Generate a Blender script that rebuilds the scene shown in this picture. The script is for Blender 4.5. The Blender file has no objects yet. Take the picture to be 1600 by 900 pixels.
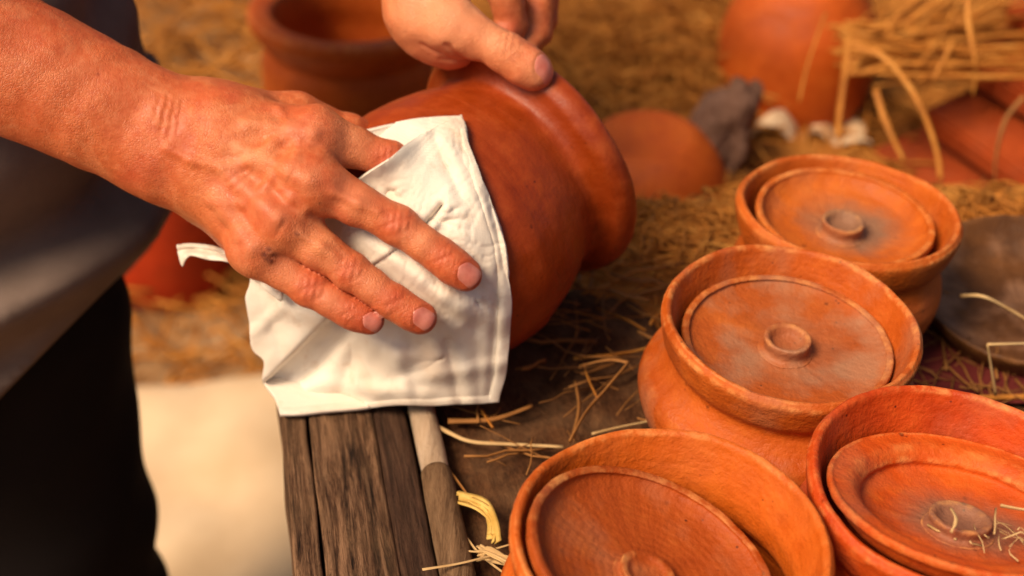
import bpy, bmesh, math, random
import numpy as np
from mathutils import Vector, Matrix, noise

random.seed(7)
rng = np.random.default_rng(11)
SC = bpy.context.scene
COL = SC.collection
R_ = math.radians

# ------------------------------------------------------------------ camera
LENS, PITCH, ROLL = 50.0, R_(33), R_(4)
FPX = LENS / 36.0 * 1600
C0 = np.array([0, 0, .453])
FW = np.array([0, math.cos(PITCH), -math.sin(PITCH)])
_R0 = np.array([1., 0, 0]); _U0 = np.array([0, math.sin(PITCH), math.cos(PITCH)])
RT = math.cos(ROLL) * _R0 + math.sin(ROLL) * _U0
UP = -math.sin(ROLL) * _R0 + math.cos(ROLL) * _U0
cam_d = bpy.data.cameras.new('camera'); cam = bpy.data.objects.new('camera', cam_d)
COL.objects.link(cam); SC.camera = cam
cam_d.lens = LENS; cam_d.sensor_width = 36; cam_d.clip_start = .02; cam_d.clip_end = 200
m = Matrix.Identity(4)
for i in range(3):
    m[i][0] = RT[i]; m[i][1] = UP[i]; m[i][2] = -FW[i]; m[i][3] = C0[i]
cam.matrix_world = m
cam_d.dof.use_dof = True; cam_d.dof.focus_distance = .615; cam_d.dof.aperture_fstop = 5.8
cam_d.dof.aperture_blades = 7

# ------------------------------------------------------------------ light
SUN_EL, SUN_AZ = 48, 229          # azimuth the light comes from, clockwise from +Y
w = bpy.data.worlds.new('World'); SC.world = w; w.use_nodes = True
nt = w.node_tree
sky = nt.nodes.new('ShaderNodeTexSky'); sky.sky_type = 'NISHITA'; sky.sun_disc = False
sky.sun_elevation = R_(SUN_EL); sky.sun_rotation = R_(SUN_AZ)
sky.dust_density = 6; sky.ozone_density = .6; sky.air_density = 1.0
bg = nt.nodes['Background']; bg.inputs['Strength'].default_value = .074
nt.links.new(sky.outputs[0], bg.inputs[0])
sun_d = bpy.data.lights.new('sun', 'SUN'); sun_d.energy = 4.4; sun_d.angle = R_(24)
sun_d.color = (1, .75, .49)
sun = bpy.data.objects.new('sun', sun_d); COL.objects.link(sun)
sdir = Vector((math.sin(R_(SUN_AZ)) * math.cos(R_(SUN_EL)), math.cos(R_(SUN_AZ)) * math.cos(R_(SUN_EL)), math.sin(R_(SUN_EL))))
sun.rotation_euler = sdir.to_track_quat('Z', 'Y').to_euler(); sun.location = sdir * 4
vs = SC.view_settings
vs.view_transform = 'Standard'; vs.look = 'None'; vs.gamma = 1; vs.exposure = .04; vs.use_curve_mapping = False

# ------------------------------------------------------------------ layout helpers
def at(u, v, d):
    return C0 + FW * d + RT * ((u - 800) / FPX * d) + UP * ((450 - v) / FPX * d)
def tz(u, v, z=0.):
    r = FW + RT * ((u - 800) / FPX) + UP * ((450 - v) / FPX)
    return C0 + r * ((z - C0[2]) / r[2])
def unit(a):
    a = np.asarray(a, float); return a / np.linalg.norm(a)

def tag(o, label=None, cat=None, group=None, kind=None):
    if label: o['label'] = label
    if cat: o['category'] = cat
    if group: o['group'] = group
    if kind: o['kind'] = kind
    return o
def empty(name, loc=(0, 0, 0)):
    o = bpy.data.objects.new(name, None); o.location = loc; COL.objects.link(o); o.empty_display_size = .02
    return o
def mesh_obj(name, verts, faces, mat, parent=None, smooth=True):
    me = bpy.data.meshes.new(name)
    me.from_pydata([tuple(map(float, v)) for v in verts], [], [tuple(map(int, f)) for f in faces])
    me.validate(); me.update()
    if smooth: me.shade_smooth()
    me.materials.append(mat)
    o = bpy.data.objects.new(name, me); COL.objects.link(o)
    if parent: o.parent = parent
    return o

# ------------------------------------------------------------------ materials
def new_mat(name):
    mt = bpy.data.materials.new(name); mt.use_nodes = True
    t = mt.node_tree; b = t.nodes['Principled BSDF']
    return mt, t, b
def N(t, typ, **kw):
    n = t.nodes.new(typ)
    for k, v in kw.items():
        if k in n.inputs: n.inputs[k].default_value = v
        else: setattr(n, k, v)
    return n
def ramp(t, fac, stops):
    r = t.nodes.new('ShaderNodeValToRGB')
    while len(r.color_ramp.elements) < len(stops): r.color_ramp.elements.new(.5)
    for e, (p, c) in zip(r.color_ramp.elements, stops):
        e.position = p; e.color = (*c, 1) if len(c) == 3 else c
    t.links.new(fac, r.inputs[0]); return r.outputs[0]
def mixc(t, fac, a, b, blend='MIX'):
    n = t.nodes.new('ShaderNodeMix'); n.data_type = 'RGBA'; n.blend_type = blend
    for s, v in ((0, fac), (6, a), (7, b)):
        if hasattr(v, 'is_linked') or hasattr(v, 'links'): t.links.new(v, n.inputs[s])
        else: n.inputs[s].default_value = v if not isinstance(v, tuple) else (*v[:3], 1)
    return n.outputs[2]
def coords(t, scale=(1, 1, 1), kind='Object'):
    c = t.nodes.new('ShaderNodeTexCoord'); mp = t.nodes.new('ShaderNodeMapping')
    mp.inputs['Scale'].default_value = scale
    t.links.new(c.outputs[kind], mp.inputs[0]); return mp.outputs[0]
def noise_t(t, vec, scale, detail=4, rough=.55, dist=0):
    n = N(t, 'ShaderNodeTexNoise', Scale=scale, Detail=detail, Roughness=rough, Distortion=dist)
    t.links.new(vec, n.inputs['Vector']); return n.outputs[0]
def bump(t, b, hs):
    """hs: list of (height socket, strength, distance in metres)"""
    prev = None
    for h, s, d in hs:
        n = N(t, 'ShaderNodeBump', Strength=s, Distance=d)
        t.links.new(h, n.inputs['Height'])
        if prev is not None: t.links.new(prev, n.inputs['Normal'])
        prev = n.outputs[0]
    t.links.new(prev, b.inputs['Normal'])

def terracotta(name, c_dark, c_mid, c_light, rough=.6, dust=.0, soot=0., seed=0., spec=.3, ring=.05, worn=.6, relief=.8):
    c_dark, c_mid, c_light = [(q[0] * .95, q[1] * .76, q[2] * .36) for q in (c_dark, c_mid, c_light)]
    mt, t, b = new_mat(name)
    v = coords(t); off = t.nodes.new('ShaderNodeVectorMath'); off.operation = 'ADD'
    off.inputs[1].default_value = (seed, seed * 1.7, seed * .6); t.links.new(v, off.inputs[0]); v = off.outputs[0]
    n1 = noise_t(t, v, 22, 5, .6); n2 = noise_t(t, v, 110, 5, .65); n3 = noise_t(t, v, 420, 3, .6)
    c = ramp(t, n1, [(.3, c_dark), (.52, c_mid), (.72, c_light)])
    c = mixc(t, .5, c, ramp(t, n2, [(.3, c_dark), (.55, c_mid), (.75, c_light)]))
    c = mixc(t, ramp(t, noise_t(t, v, 9, 4, .6, .5), [(.5, (0, 0, 0)), (.7, (.6, .6, .6))]), c, tuple(x * .62 for x in c_dark))
    # dark pits and pale lime specks
    vo = N(t, 'ShaderNodeTexVoronoi', Scale=170.); t.links.new(v, vo.inputs['Vector'])
    pit = ramp(t, vo.outputs['Distance'], [(.06, (1, 1, 1)), (.13, (0, 0, 0))])
    pick = ramp(t, noise_t(t, v, 60, 2), [(.55, (0, 0, 0)), (.62, (1, 1, 1))])
    pm = mixc(t, 1., pit, pick, 'MULTIPLY')
    c = mixc(t, pm, c, tuple(x * .3 for x in c_dark))
    # turning rings: fine horizontal bands
    wv = N(t, 'ShaderNodeTexWave', Scale=95., Distortion=3., Detail=3.); wv.bands_direction = 'Z'
    if ring > .1: wv.wave_type = 'RINGS'; wv.rings_direction = 'Z'
    wv.inputs['Detail Scale'].default_value = 1.
    t.links.new(v, wv.inputs['Vector'])
    stv = t.nodes.new('ShaderNodeMapping'); stv.inputs['Scale'].default_value = (9, 9, 210); t.links.new(v, stv.inputs[0])
    stn = noise_t(t, stv.outputs[0], 1.0, 5, .6, .3)
    c = mixc(t, ramp(t, stn, [(.38, (.2, .2, .2)), (.55, (0, 0, 0))]), c, c_dark)
    big = N(t, 'ShaderNodeTexVoronoi', Scale=75.); t.links.new(v, big.inputs['Vector'])
    spot = mixc(t, 1., ramp(t, big.outputs['Distance'], [(.05, (1, 1, 1)), (.12, (0, 0, 0))]), ramp(t, noise_t(t, v, 30, 2), [(.52, (0, 0, 0)), (.58, (.8, .8, .8))]), 'MULTIPLY')
    c = mixc(t, spot, c, tuple(x * .25 for x in c_dark))
    if dust > 0:
        geo = t.nodes.new('ShaderNodeTexNoise'); geo.inputs['Scale'].default_value = 34; geo.inputs['Detail'].default_value = 6
        t.links.new(v, geo.inputs['Vector'])
        dm = ramp(t, geo.outputs[0], [(.48, (0, 0, 0)), (.66, (dust, dust, dust))])
        c = mixc(t, dm, c, (.36, .19, .11))
    if soot > 0:
        cc = t.nodes.new('ShaderNodeTexCoord'); ln = t.nodes.new('ShaderNodeVectorMath'); ln.operation = 'LENGTH'
        mp = t.nodes.new('ShaderNodeMapping'); mp.inputs['Scale'].default_value = (1, 1, 0.2); mp.inputs['Location'].default_value = (-.004, -.006, 0)
        t.links.new(cc.outputs['Object'], mp.inputs[0]); t.links.new(mp.outputs[0], ln.inputs[0])
        ad = t.nodes.new('ShaderNodeMath'); ad.operation = 'MULTIPLY_ADD'; ad.inputs[1].default_value = .05; t.links.new(n1, ad.inputs[0]); t.links.new(ln.outputs['Value'], ad.inputs[2])
        sm = ramp(t, ad.outputs[0], [(.036, (soot, soot, soot)), (.056, (0, 0, 0))])
        c = mixc(t, sm, c, (.2, .125, .08))
    ge = t.nodes.new('ShaderNodeAttribute'); ge.attribute_name = 'wear'
    em = ramp(t, ge.outputs['Fac'], [(.15, (0, 0, 0)), (.8, (1, 1, 1))])
    em = mixc(t, 1., em, ramp(t, n2, [(.44, (0, 0, 0)), (.64, (worn, worn, worn))]), 'MULTIPLY')
    em = mixc(t, 1., em, ramp(t, noise_t(t, v, 28, 3), [(.38, (.15, .15, .15)), (.6, (1, 1, 1))]), 'MULTIPLY')
    c = mixc(t, em, c, (.72, .32, .1))
    t.links.new(c, b.inputs['Base Color'])
    rr = ramp(t, mixc(t, .5, n2, stn), [(.36, (rough - .16,) * 3), (.62, (rough + .15,) * 3)]); t.links.new(rr, b.inputs['Roughness'])
    b.inputs['Specular IOR Level'].default_value = spec
    bump(t, b, [(wv.outputs[0], ring, .0005), (stn, .22 * relief, .0008), (n2, .6 * relief, .0016), (n3, .9 * relief, .0008), (pit, -.5, .0008), (spot, -.6, .001)])
    return mt

M = {}
M['pot_b'] = terracotta('terracotta_orange', (.36, .075, .014), (.52, .125, .02), (.62, .2, .045), dust=.35, seed=1)
M['pot_a'] = terracotta('terracotta_golden', (.38, .08, .012), (.54, .135, .02), (.66, .22, .04), dust=.15, seed=2)
M['pot_c'] = terracotta('terracotta_bright', (.42, .085, .011), (.58, .14, .017), (.66, .2, .035), dust=.08, seed=3)
M['pot_d'] = terracotta('terracotta_red', (.40, .045, .009), (.58, .088, .012), (.64, .14, .026), dust=.2, seed=4)
M['lid_b'] = terracotta('terracotta_dusty', (.34, .085, .025), (.47, .125, .035), (.56, .2, .07), dust=.7, soot=.3, seed=5)
M['lid_a'] = terracotta('terracotta_sooty', (.42, .1, .015), (.58, .16, .025), (.68, .24, .05), dust=.2, soot=.8, seed=6)
M['lid_c'] = terracotta('terracotta_brown', (.30, .06, .011), (.40, .09, .016), (.48, .14, .03), dust=.25, seed=0., ring=.2)
M['lid_d'] = terracotta('terracotta_ashy', (.44, .065, .01), (.6, .11, .014), (.66, .18, .03), dust=.2, soot=.75, seed=8)
M['pot_h'] = terracotta('terracotta_burnished', (.22, .032, .008), (.35, .062, .014), (.46, .11, .028), rough=.42, seed=9, spec=.4, worn=.12, relief=.3)
M['pot_bg'] = terracotta('terracotta_far', (.42, .08, .015), (.56, .13, .022), (.64, .19, .04), seed=10)
M['pot_red'] = terracotta('terracotta_far_red', (.38, .035, .012), (.48, .05, .014), (.55, .08, .02), seed=12)
M['tile'] = terracotta('terracotta_tile', (.24, .045, .018), (.36, .07, .022), (.44, .1, .035), dust=.06, seed=13)
M['dish'] = terracotta('clay_dirty', (.05, .022, .012), (.1, .045, .024), (.19, .09, .05), dust=.5, seed=14, worn=.1)

def simple(name, stops, scale, rough=.7, bumps=((1, .3, .001),), detail=5, stretch=(1, 1, 1), sheen=0):
    mt, t, b = new_mat(name)
    v = coords(t, stretch); n = noise_t(t, v, scale, detail, .6)
    t.links.new(ramp(t, n, stops), b.inputs['Base Color']); b.inputs['Roughness'].default_value = rough
    b.inputs['Sheen Weight'].default_value = sheen; b.inputs['Specular IOR Level'].default_value = .15
    bump(t, b, [(noise_t(t, v, scale * k, 4), s, d) for k, s, d in bumps]); return mt
M['straw'] = simple('straw_gold', [(.25, (.27, .09, .016)), (.5, (.48, .185, .032)), (.75, (.64, .31, .07))], 30, .55, stretch=(1, 1, 1))
M['mat'] = simple('straw_matted', [(.3, (.36, .12, .02)), (.5, (.56, .21, .036)), (.7, (.7, .33, .075))], 55, .8, ((2, .8, .006), (8, .6, .002)), stretch=(1, 2.5, 1))
M['straw_yellow'] = simple('straw_yellow', [(.3, (.42, .24, .045)), (.6, (.66, .44, .13))], 60, .55)
M['straw_pale'] = simple('straw_pale', [(.3, (.42, .25, .1)), (.6, (.62, .43, .21))], 40, .55)
M['straw_brown'] = simple('straw_brown', [(.3, (.17, .065, .018)), (.6, (.32, .14, .04))], 40, .6)
M['shirt'] = simple('shirt_charcoal', [(.3, (.1, .07, .058)), (.7, (.21, .155, .13))], 9, .85, ((1, .3, .004), (60, .25, .0006)))
M['trousers'] = simple('trousers_black', [(.3, (.006, .004, .004)), (.7, (.01, .007, .007))], 12, .9, ((60, .3, .0006),))
M['ground'] = simple('ground_sand', [(.3, (.26, .13, .05)), (.5, (.38, .22, .1)), (.7, (.5, .32, .17))], 5, .95, ((8, .5, .01), (60, .4, .003)))
M['sack'] = simple('sack_pale', [(.3, (.58, .41, .25)), (.7, (.72, .55, .37))], 6, .9, ((2, .2, .01),))
M['grey_wood'] = simple('wood_grey', [(.3, (.10, .048, .03)), (.7, (.2, .11, .08))], 30, .8, ((1, .5, .003),), stretch=(1, 1, 6))
M['dark_red'] = simple('cloth_red', [(.3, (.09, .012, .012)), (.7, (.15, .025, .022))], 30, .9)

def wood(name, stops, along=(1, .06, 1), dust=0, rough=.75):
    mt, t, b = new_mat(name)
    v = coords(t, along)
    g1 = noise_t(t, v, 150, 7, .72, .8); g2 = noise_t(t, v, 520, 5, .75); v2 = coords(t)
    g3 = noise_t(t, v2, 26, 5, .6)
    c = ramp(t, g1, stops); c = mixc(t, .45, c, ramp(t, g2, stops))
    wear = ramp(t, g3, [(.45, (0, 0, 0)), (.68, (dust, dust, dust))]); c = mixc(t, wear, c, (.3, .17, .085))
    t.links.new(c, b.inputs['Base Color']); b.inputs['Roughness'].default_value = rough; b.inputs['Specular IOR Level'].default_value = .2
    bump(t, b, [(g1, 1., .004), (g2, .9, .0016), (noise_t(t, v2, 300, 4), .4, .0006)])
    return mt
M['plank'] = wood('weathered_plank', [(.42, (.008, .0035, .002)), (.50, (.10, .048, .025)), (.6, (.32, .18, .1))], dust=.25)
M['plank_dark'] = wood('dark_plank', [(.40, (.012, .005, .003)), (.52, (.065, .03, .018)), (.68, (.15, .08, .048))], dust=.06)
M['board'] = wood('dirty_board', [(.35, (.03, .011, .004)), (.52, (.11, .042, .015)), (.7, (.21, .092, .035))], along=(1, .4, 1), dust=.35, rough=.9)
M['pole'] = wood('peeled_pole', [(.3, (.42, .27, .165)), (.55, (.6, .45, .32)), (.75, (.7, .56, .43))], dust=.2)
M['bark'] = wood('bark_pole', [(.36, (.07, .035, .017)), (.52, (.22, .125, .065)), (.7, (.36, .23, .13))], dust=.3)

# cotton cloth
mt, t, b = new_mat('cotton_cream'); v = coords(t)
c = ramp(t, noise_t(t, v, 14, 4), [(.35, (.69, .60, .50)), (.6, (.79, .73, .65))])
st = ramp(t, noise_t(t, v, 55, 5, .7), [(.58, (0, 0, 0)), (.76, (.6, .6, .6))]); c = mixc(t, st, c, (.52, .32, .19))
st2 = ramp(t, noise_t(t, v, 18, 4, .6, .6), [(.56, (0, 0, 0)), (.74, (.45, .45, .45))]); c = mixc(t, st2, c, (.6, .4, .26))
t.links.new(c, b.inputs['Base Color']); b.inputs['Roughness'].default_value = .9; b.inputs['Sheen Weight'].default_value = .15
wx = N(t, 'ShaderNodeTexWave', Scale=430.); wx.bands_direction = 'X'; wy = N(t, 'ShaderNodeTexWave', Scale=430.); wy.bands_direction = 'Z'
for q in (wx, wy): t.links.new(v, q.inputs['Vector']); q.inputs['Distortion'].default_value = 1.5
bump(t, b, [(noise_t(t, v, 60, 4, .5), .3, .0014), (noise_t(t, v, 300, 4, .6), .25, .0005), (wx.outputs[0], .2, .0003), (wy.outputs[0], .2, .0003)])
M['cloth'] = mt

# skin
def skin_mat():
    mt, t, b = new_mat('skin'); v = coords(t)
    n1 = noise_t(t, v, 45, 5, .6); n2 = noise_t(t, v, 230, 4, .65); n3 = noise_t(t, v, 900, 3, .6)
    c = ramp(t, n1, [(.3, (.50, .10, .030)), (.5, (.60, .15, .047)), (.7, (.70, .215, .078))])
    c = mixc(t, .4, c, ramp(t, n2, [(.32, (.40, .085, .03)), (.5, (.6, .165, .055)), (.68, (.76, .29, .13))]))
    c = mixc(t, ramp(t, noise_t(t, v, 26, 4, .6, .4), [(.5, (0, 0, 0)), (.68, (.6, .6, .6))]), c, (.52, .085, .034))
    c = mixc(t, ramp(t, noise_t(t, v, 38, 4, .6, .8), [(.54, (0, 0, 0)), (.7, (.5, .5, .5))]), c, (.74, .32, .15))
    a = t.nodes.new('ShaderNodeAttribute'); a.attribute_name = 'flush'
    c = mixc(t, a.outputs['Fac'], c, (.46, .06, .026))
    p = t.nodes.new('ShaderNodeAttribute'); p.attribute_name = 'pale'
    c = mixc(t, p.outputs['Fac'], c, (.76, .33, .17))
    s = t.nodes.new('ShaderNodeAttribute'); s.attribute_name = 'scab'
    c = mixc(t, s.outputs['Fac'], c, (.13, .025, .014))
    t.links.new(c, b.inputs['Base Color'])
    rr = ramp(t, n2, [(.3, (.39,) * 3), (.7, (.58,) * 3)]); t.links.new(rr, b.inputs['Roughness'])
    b.inputs['Specular IOR Level'].default_value = .4
    b.inputs['Subsurface Weight'].default_value = .12
    b.inputs['Subsurface Radius'].default_value = (1, .3, .15); b.inputs['Subsurface Scale'].default_value = .004
    vo = N(t, 'ShaderNodeTexVoronoi', Scale=720.); vo.feature = 'DISTANCE_TO_EDGE'
    nz = N(t, 'ShaderNodeTexNoise', Scale=200.); mx = t.nodes.new('ShaderNodeMix'); mx.data_type = 'VECTOR'
    t.links.new(v, nz.inputs['Vector']); mx.inputs[0].default_value = .004
    t.links.new(v, mx.inputs[4]); t.links.new(nz.outputs[1], mx.inputs[5]); t.links.new(mx.outputs[1], vo.inputs['Vector'])
    lines = ramp(t, vo.outputs['Distance'], [(0, (0, 0, 0)), (.16, (1, 1, 1))])
    wr = N(t, 'ShaderNodeTexNoise', Scale=1., Detail=4., Roughness=.6); mp = t.nodes.new('ShaderNodeMapping'); mp.inputs['Rotation'].default_value = (.5, .3, .9); mp.inputs['Scale'].default_value = (620, 170, 400)
    t.links.new(v, mp.inputs[0]); t.links.new(mp.outputs[0], wr.inputs['Vector'])
    bump(t, b, [(n1, .2, .002), (n2, .14, .0006), (wr.outputs[0], .32, .0006), (mixc(t, 1., lines, ramp(t, n1, [(.4, (.15, .15, .15)), (.6, (1, 1, 1))]), 'MULTIPLY'), .45, .0004), (n3, .25, .0003)])
    return mt
M['skin'] = skin_mat()
mt, t, b = new_mat('nail'); v = coords(t)
t.links.new(ramp(t, noise_t(t, v, 160, 3), [(.3, (.54, .15, .11)), (.7, (.68, .26, .2))]), b.inputs['Base Color'])
b.inputs['Roughness'].default_value = .3; b.inputs['Subsurface Weight'].default_value = .1; b.inputs['Subsurface Scale'].default_value = .002
bump(t, b, [(noise_t(t, coords(t, (1, 1, 1)), 500, 2), .2, .0003)])
M['nail'] = mt

# ------------------------------------------------------------------ geometry helpers
def catmull(pts, n):
    P = np.array(pts, float); P = np.vstack([2 * P[0] - P[1], P, 2 * P[-1] - P[-2]])
    out = []
    for i in range(1, len(P) - 2):
        for k in range(n):
            s = k / n; a, b_, c, d = P[i - 1], P[i], P[i + 1], P[i + 2]
            out.append(.5 * ((2 * b_) + (c - a) * s + (2 * a - 5 * b_ + 4 * c - d) * s * s + (3 * b_ - a - 3 * c + d) * s ** 3))
    out.append(P[-2]); return np.array(out)

def lathe(profile, seg=120, sub=5, wob=.006, seed=0, axis_close=(False, False), dent=0.):
    """profile: (radius, height) points from outside bottom, over the lip, to inside bottom"""
    pr = catmull(profile, sub); pr[:, 0] = np.maximum(pr[:, 0], 0.0004)
    V, Fc = [], []
    for (r, z) in pr:
        for k in range(seg):
            th = 2 * math.pi * k / seg; cx, sx = math.cos(th), math.sin(th)
            q = noise.noise(Vector((cx * 1.3 + seed, sx * 1.3, z * 18))) * wob + noise.noise(Vector((cx * 5 + seed, sx * 5 + 3, z * 60))) * wob * .35
            rr = r * (1 + q) + noise.noise(Vector((cx * 16 + seed, sx * 16, z * 260))) * .00022
            zz = z + noise.noise(Vector((cx * 1.5 - seed, sx * 1.5 + 7, 2.))) * dent * (1 if z > .04 else .3) + noise.noise(Vector((cx * 7 - seed, sx * 7 + 7, z * 40))) * dent * .25
            V.append((rr * cx, rr * sx, zz))
    n = len(pr)
    for i in range(n - 1):
        for k in range(seg):
            a = i * seg + k; b_ = i * seg + (k + 1) % seg
            Fc.append((a, b_, b_ + seg, a + seg))
    Fc.append(tuple(range(seg - 1, -1, -1))); Fc.append(tuple((n - 1) * seg + k for k in range(seg)))
    d = np.diff(pr, axis=0); ln_ = np.linalg.norm(d, axis=1) + 1e-6
    kap = np.zeros(n); cr = d[:-1, 0] * d[1:, 1] - d[:-1, 1] * d[1:, 0]
    kap[1:-1] = cr / (ln_[:-1] * ln_[1:]) / (.5 * (ln_[:-1] + ln_[1:]))
    kap = np.convolve(np.clip(kap, 0, 600) / 330., np.ones(3) / 3, 'same')
    global LATHE_WEAR
    LATHE_WEAR = np.repeat(np.clip(kap, 0, 1), seg)
    return V, Fc

def frame_matrix(origin, z, xhint=(1, 0, 0)):
    z = unit(z); x = np.array(xhint, float); x = unit(x - z * (x @ z)); y = np.cross(z, x)
    mm = Matrix.Identity(4)
    for i in range(3): mm[i][0], mm[i][1], mm[i][2], mm[i][3] = x[i], y[i], z[i], origin[i]
    return mm

def tube(pts, radii, seg=6, twist=0., flat=1., roll=None):
    roll = random.uniform(0, 3.14) if roll is None else roll; cr_, sr_ = math.cos(roll), math.sin(roll)
    P = np.array(pts, float); V, Fc = [], []
    n = len(P); up = np.array([.13, .21, .97])
    for i in range(n):
        tdir = unit(P[min(i + 1, n - 1)] - P[max(i - 1, 0)])
        a = np.cross(tdir, up); a = unit(a) if np.linalg.norm(a) > 1e-4 else np.array([1., 0, 0]); b_ = np.cross(tdir, a); a, b_ = a * cr_ + b_ * sr_, b_ * cr_ - a * sr_
        r = radii[i] if hasattr(radii, '__len__') else radii
        for k in range(seg):
            th = 2 * math.pi * k / seg + twist
            V.append(P[i] + a * math.cos(th) * r + b_ * math.sin(th) * r * flat)
    for i in range(n - 1):
        for k in range(seg):
            a = i * seg + k; b_ = i * seg + (k + 1) % seg
            Fc.append((a, b_, b_ + seg, a + seg))
    Fc.append(tuple(range(seg - 1, -1, -1))); Fc.append(tuple((n - 1) * seg + k for k in range(seg)))
    return V, Fc

def merge(parts):
    V, Fc = [], []
    for v, f in parts:
        o = len(V); V.extend(v); Fc.extend(tuple(i + o for i in q) for q in f)
    return V, Fc

def box(lo, hi, bev=.0, jit=0.):
    bm = bmesh.new(); bmesh.ops.create_cube(bm, size=1)
    for v_ in bm.verts:
        v_.co = Vector([(lo[i] + hi[i]) / 2 + v_.co[i] * (hi[i] - lo[i]) + random.uniform(-jit, jit) for i in range(3)])
    if bev: bmesh.ops.bevel(bm, geom=list(bm.edges), offset=bev, segments=2, affect='EDGES')
    V = [tuple(v_.co) for v_ in bm.verts]; bm.verts.index_update()
    Fc = [tuple(v_.index for v_ in f.verts) for f in bm.faces]; bm.free(); return V, Fc

# ------------------------------------------------------------------ ground
GZ = -.75
gv, gf = [], []
n = 60
for j in range(n + 1):
    for i in range(n + 1):
        x = -6 + 12 * (i / n); y = -2 + 12 * (j / n)
        gv.append((x, y, GZ + noise.noise(Vector((x * 2, y * 2, 0))) * .012))
for j in range(n):
    for i in range(n):
        a = j * (n + 1) + i; gf.append((a, a + 1, a + n + 2, a + n + 1))
tag(mesh_obj('ground', gv, gf, M['ground']), kind='structure')

# ------------------------------------------------------------------ workbench
pa, pb = tz(440, 650), tz(462, 900)
EL = unit(pa - pb); EL[2] = 0; EL = unit(EL)             # along the bench edge, away from the camera
EP = np.array([EL[1], -EL[0], 0])                        # across, to the right
ORG = pa
def bench(s, l, z=0.): return ORG + EP * s + EL * l + np.array([0, 0, z])
BACK = .185                                               # far end of the bench
wb = empty('workbench', tuple(bench(.4, .3, GZ)))
tag(wb, 'weathered wooden workbench with a rough brown plank edge, strewn with straw', 'workbench')
def rel(vs, root): L = np.array(root.location); return [np.array(v_) - L for v_ in vs]
def plank(name, s0, s1, l0, l1, ztop, thick, mat, rough=.0012, step=.004, lstep=.012, parent=wb):
    ns = max(3, int((s1 - s0) / step)); nl = int((l1 - l0) / lstep)
    V, Fc = [], []
    L = l1 - l0
    for j in range(nl + 1):
        for i in range(ns + 1):
            s = s0 + (s1 - s0) * i / ns; l = l0 + L * j / nl
            e = min(i, ns - i) / ns * (s1 - s0)
            z = ztop - .0016 * math.exp(-e / .0008)
            z += noise.noise(Vector((s * 160, l * 6, s0 * 50))) * rough + noise.noise(Vector((s * 40, l * 20, 3 + s0 * 9))) * rough
            ds = noise.noise(Vector((l * 25, s0 * 91, i * .0))) * .0012
            V.append((s + ds, l, z))
    nt_ = len(V)
    for j in range(nl):
        for i in range(ns):
            a = j * (ns + 1) + i; Fc.append((a, a + 1, a + ns + 2, a + ns + 1))
    # skirt
    rim = [i for i in range(ns + 1)] + [j * (ns + 1) + ns for j in range(1, nl + 1)] + [nl * (ns + 1) + i for i in range(ns - 1, -1, -1)] + [j * (ns + 1) for j in range(nl - 1, 0, -1)]
    for q in rim: V.append((V[q][0], V[q][1], ztop - thick))
    k = len(rim)
    for q in range(k):
        Fc.append((rim[q], nt_ + q, nt_ + (q + 1) % k, rim[(q + 1) % k]))
    Fc.append(tuple(nt_ + q for q in range(k)))
    o = mesh_obj(name, V, Fc, mat, parent)
    mm = Matrix.Identity(4)
    for i in range(3): mm[i][0], mm[i][1], mm[i][2], mm[i][3] = EP[i], EL[i], (0, 0, 1)[i], ORG[i]
    o.matrix_local = Matrix.Translation(-wb.location) @ mm
    return o
plank('plank', 0, .0122, -.6, BACK, .0022, .045, M['plank'], .0012, .0012, .006)
plank('plank', .0132, .0456, -.6, BACK, .003, .045, M['plank'], .0016, .0014, .006)
plank('plank', .04575, .0625, -.6, BACK, .0022, .045, M['plank_dark'], .0008, .0015, .006)
plank('board', .002, .0775, -.6, BACK, -.014, .03, M['plank_dark'], .001, .01, .03)
s = .078
for k, wd in enumerate((.14, .16, .15, .15, .17, .16)):
    plank('board', s, s + wd - .002, -.6, BACK, -.004 - .001 * (k % 2), .04, M['board'], .0018, .006, .012); s += wd
for (s0, l0) in ((.03, -.5), (.9, -.5), (.03, .13), (.9, .13)):
    V, Fc = box((-.03, -.03, GZ), (.03, .03, -.046), .004)
    o = mesh_obj('leg', rel([np.array(q) + np.array([*bench(s0 + .05, l0)[:2], 0]) for q in V], wb), Fc, M['plank_dark'], wb, False)
for l0 in (-.5, .13):
    V, Fc = box((.04, -.02, -.12), (.95, .02, -.05), .003)
    VV = [bench(q[0], l0 + q[1], q[2]) for q in V]
    mesh_obj('crossbeam', rel(VV, wb), Fc, M['plank_dark'], wb, False)

# lower second bench behind
ZB, SB = -.2, 1.44
lb = empty('low_bench', tuple(bench(.8, 1.2, GZ)))
tag(lb, 'low bench behind, hidden under matted straw', 'bench')
for k in range(5):
    V, Fc = box((.06 + .34 * k, .24, ZB - .05), (.06 + .34 * k + .335, 2.3, ZB - .008), .004)
    mesh_obj('board', rel([bench(*q) for q in V], lb), Fc, M['board'], lb, False)
for (s0, l0) in ((.12, .4), (1.6, .4), (.12, 2.1), (1.6, 2.1)):
    V, Fc = box((s0 - .03, l0 - .03, GZ), (s0 + .03, l0 + .03, ZB - .051), .004)
    mesh_obj('leg', rel([bench(*q) for q in V], lb), Fc, M['plank_dark'], lb, False)

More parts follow.
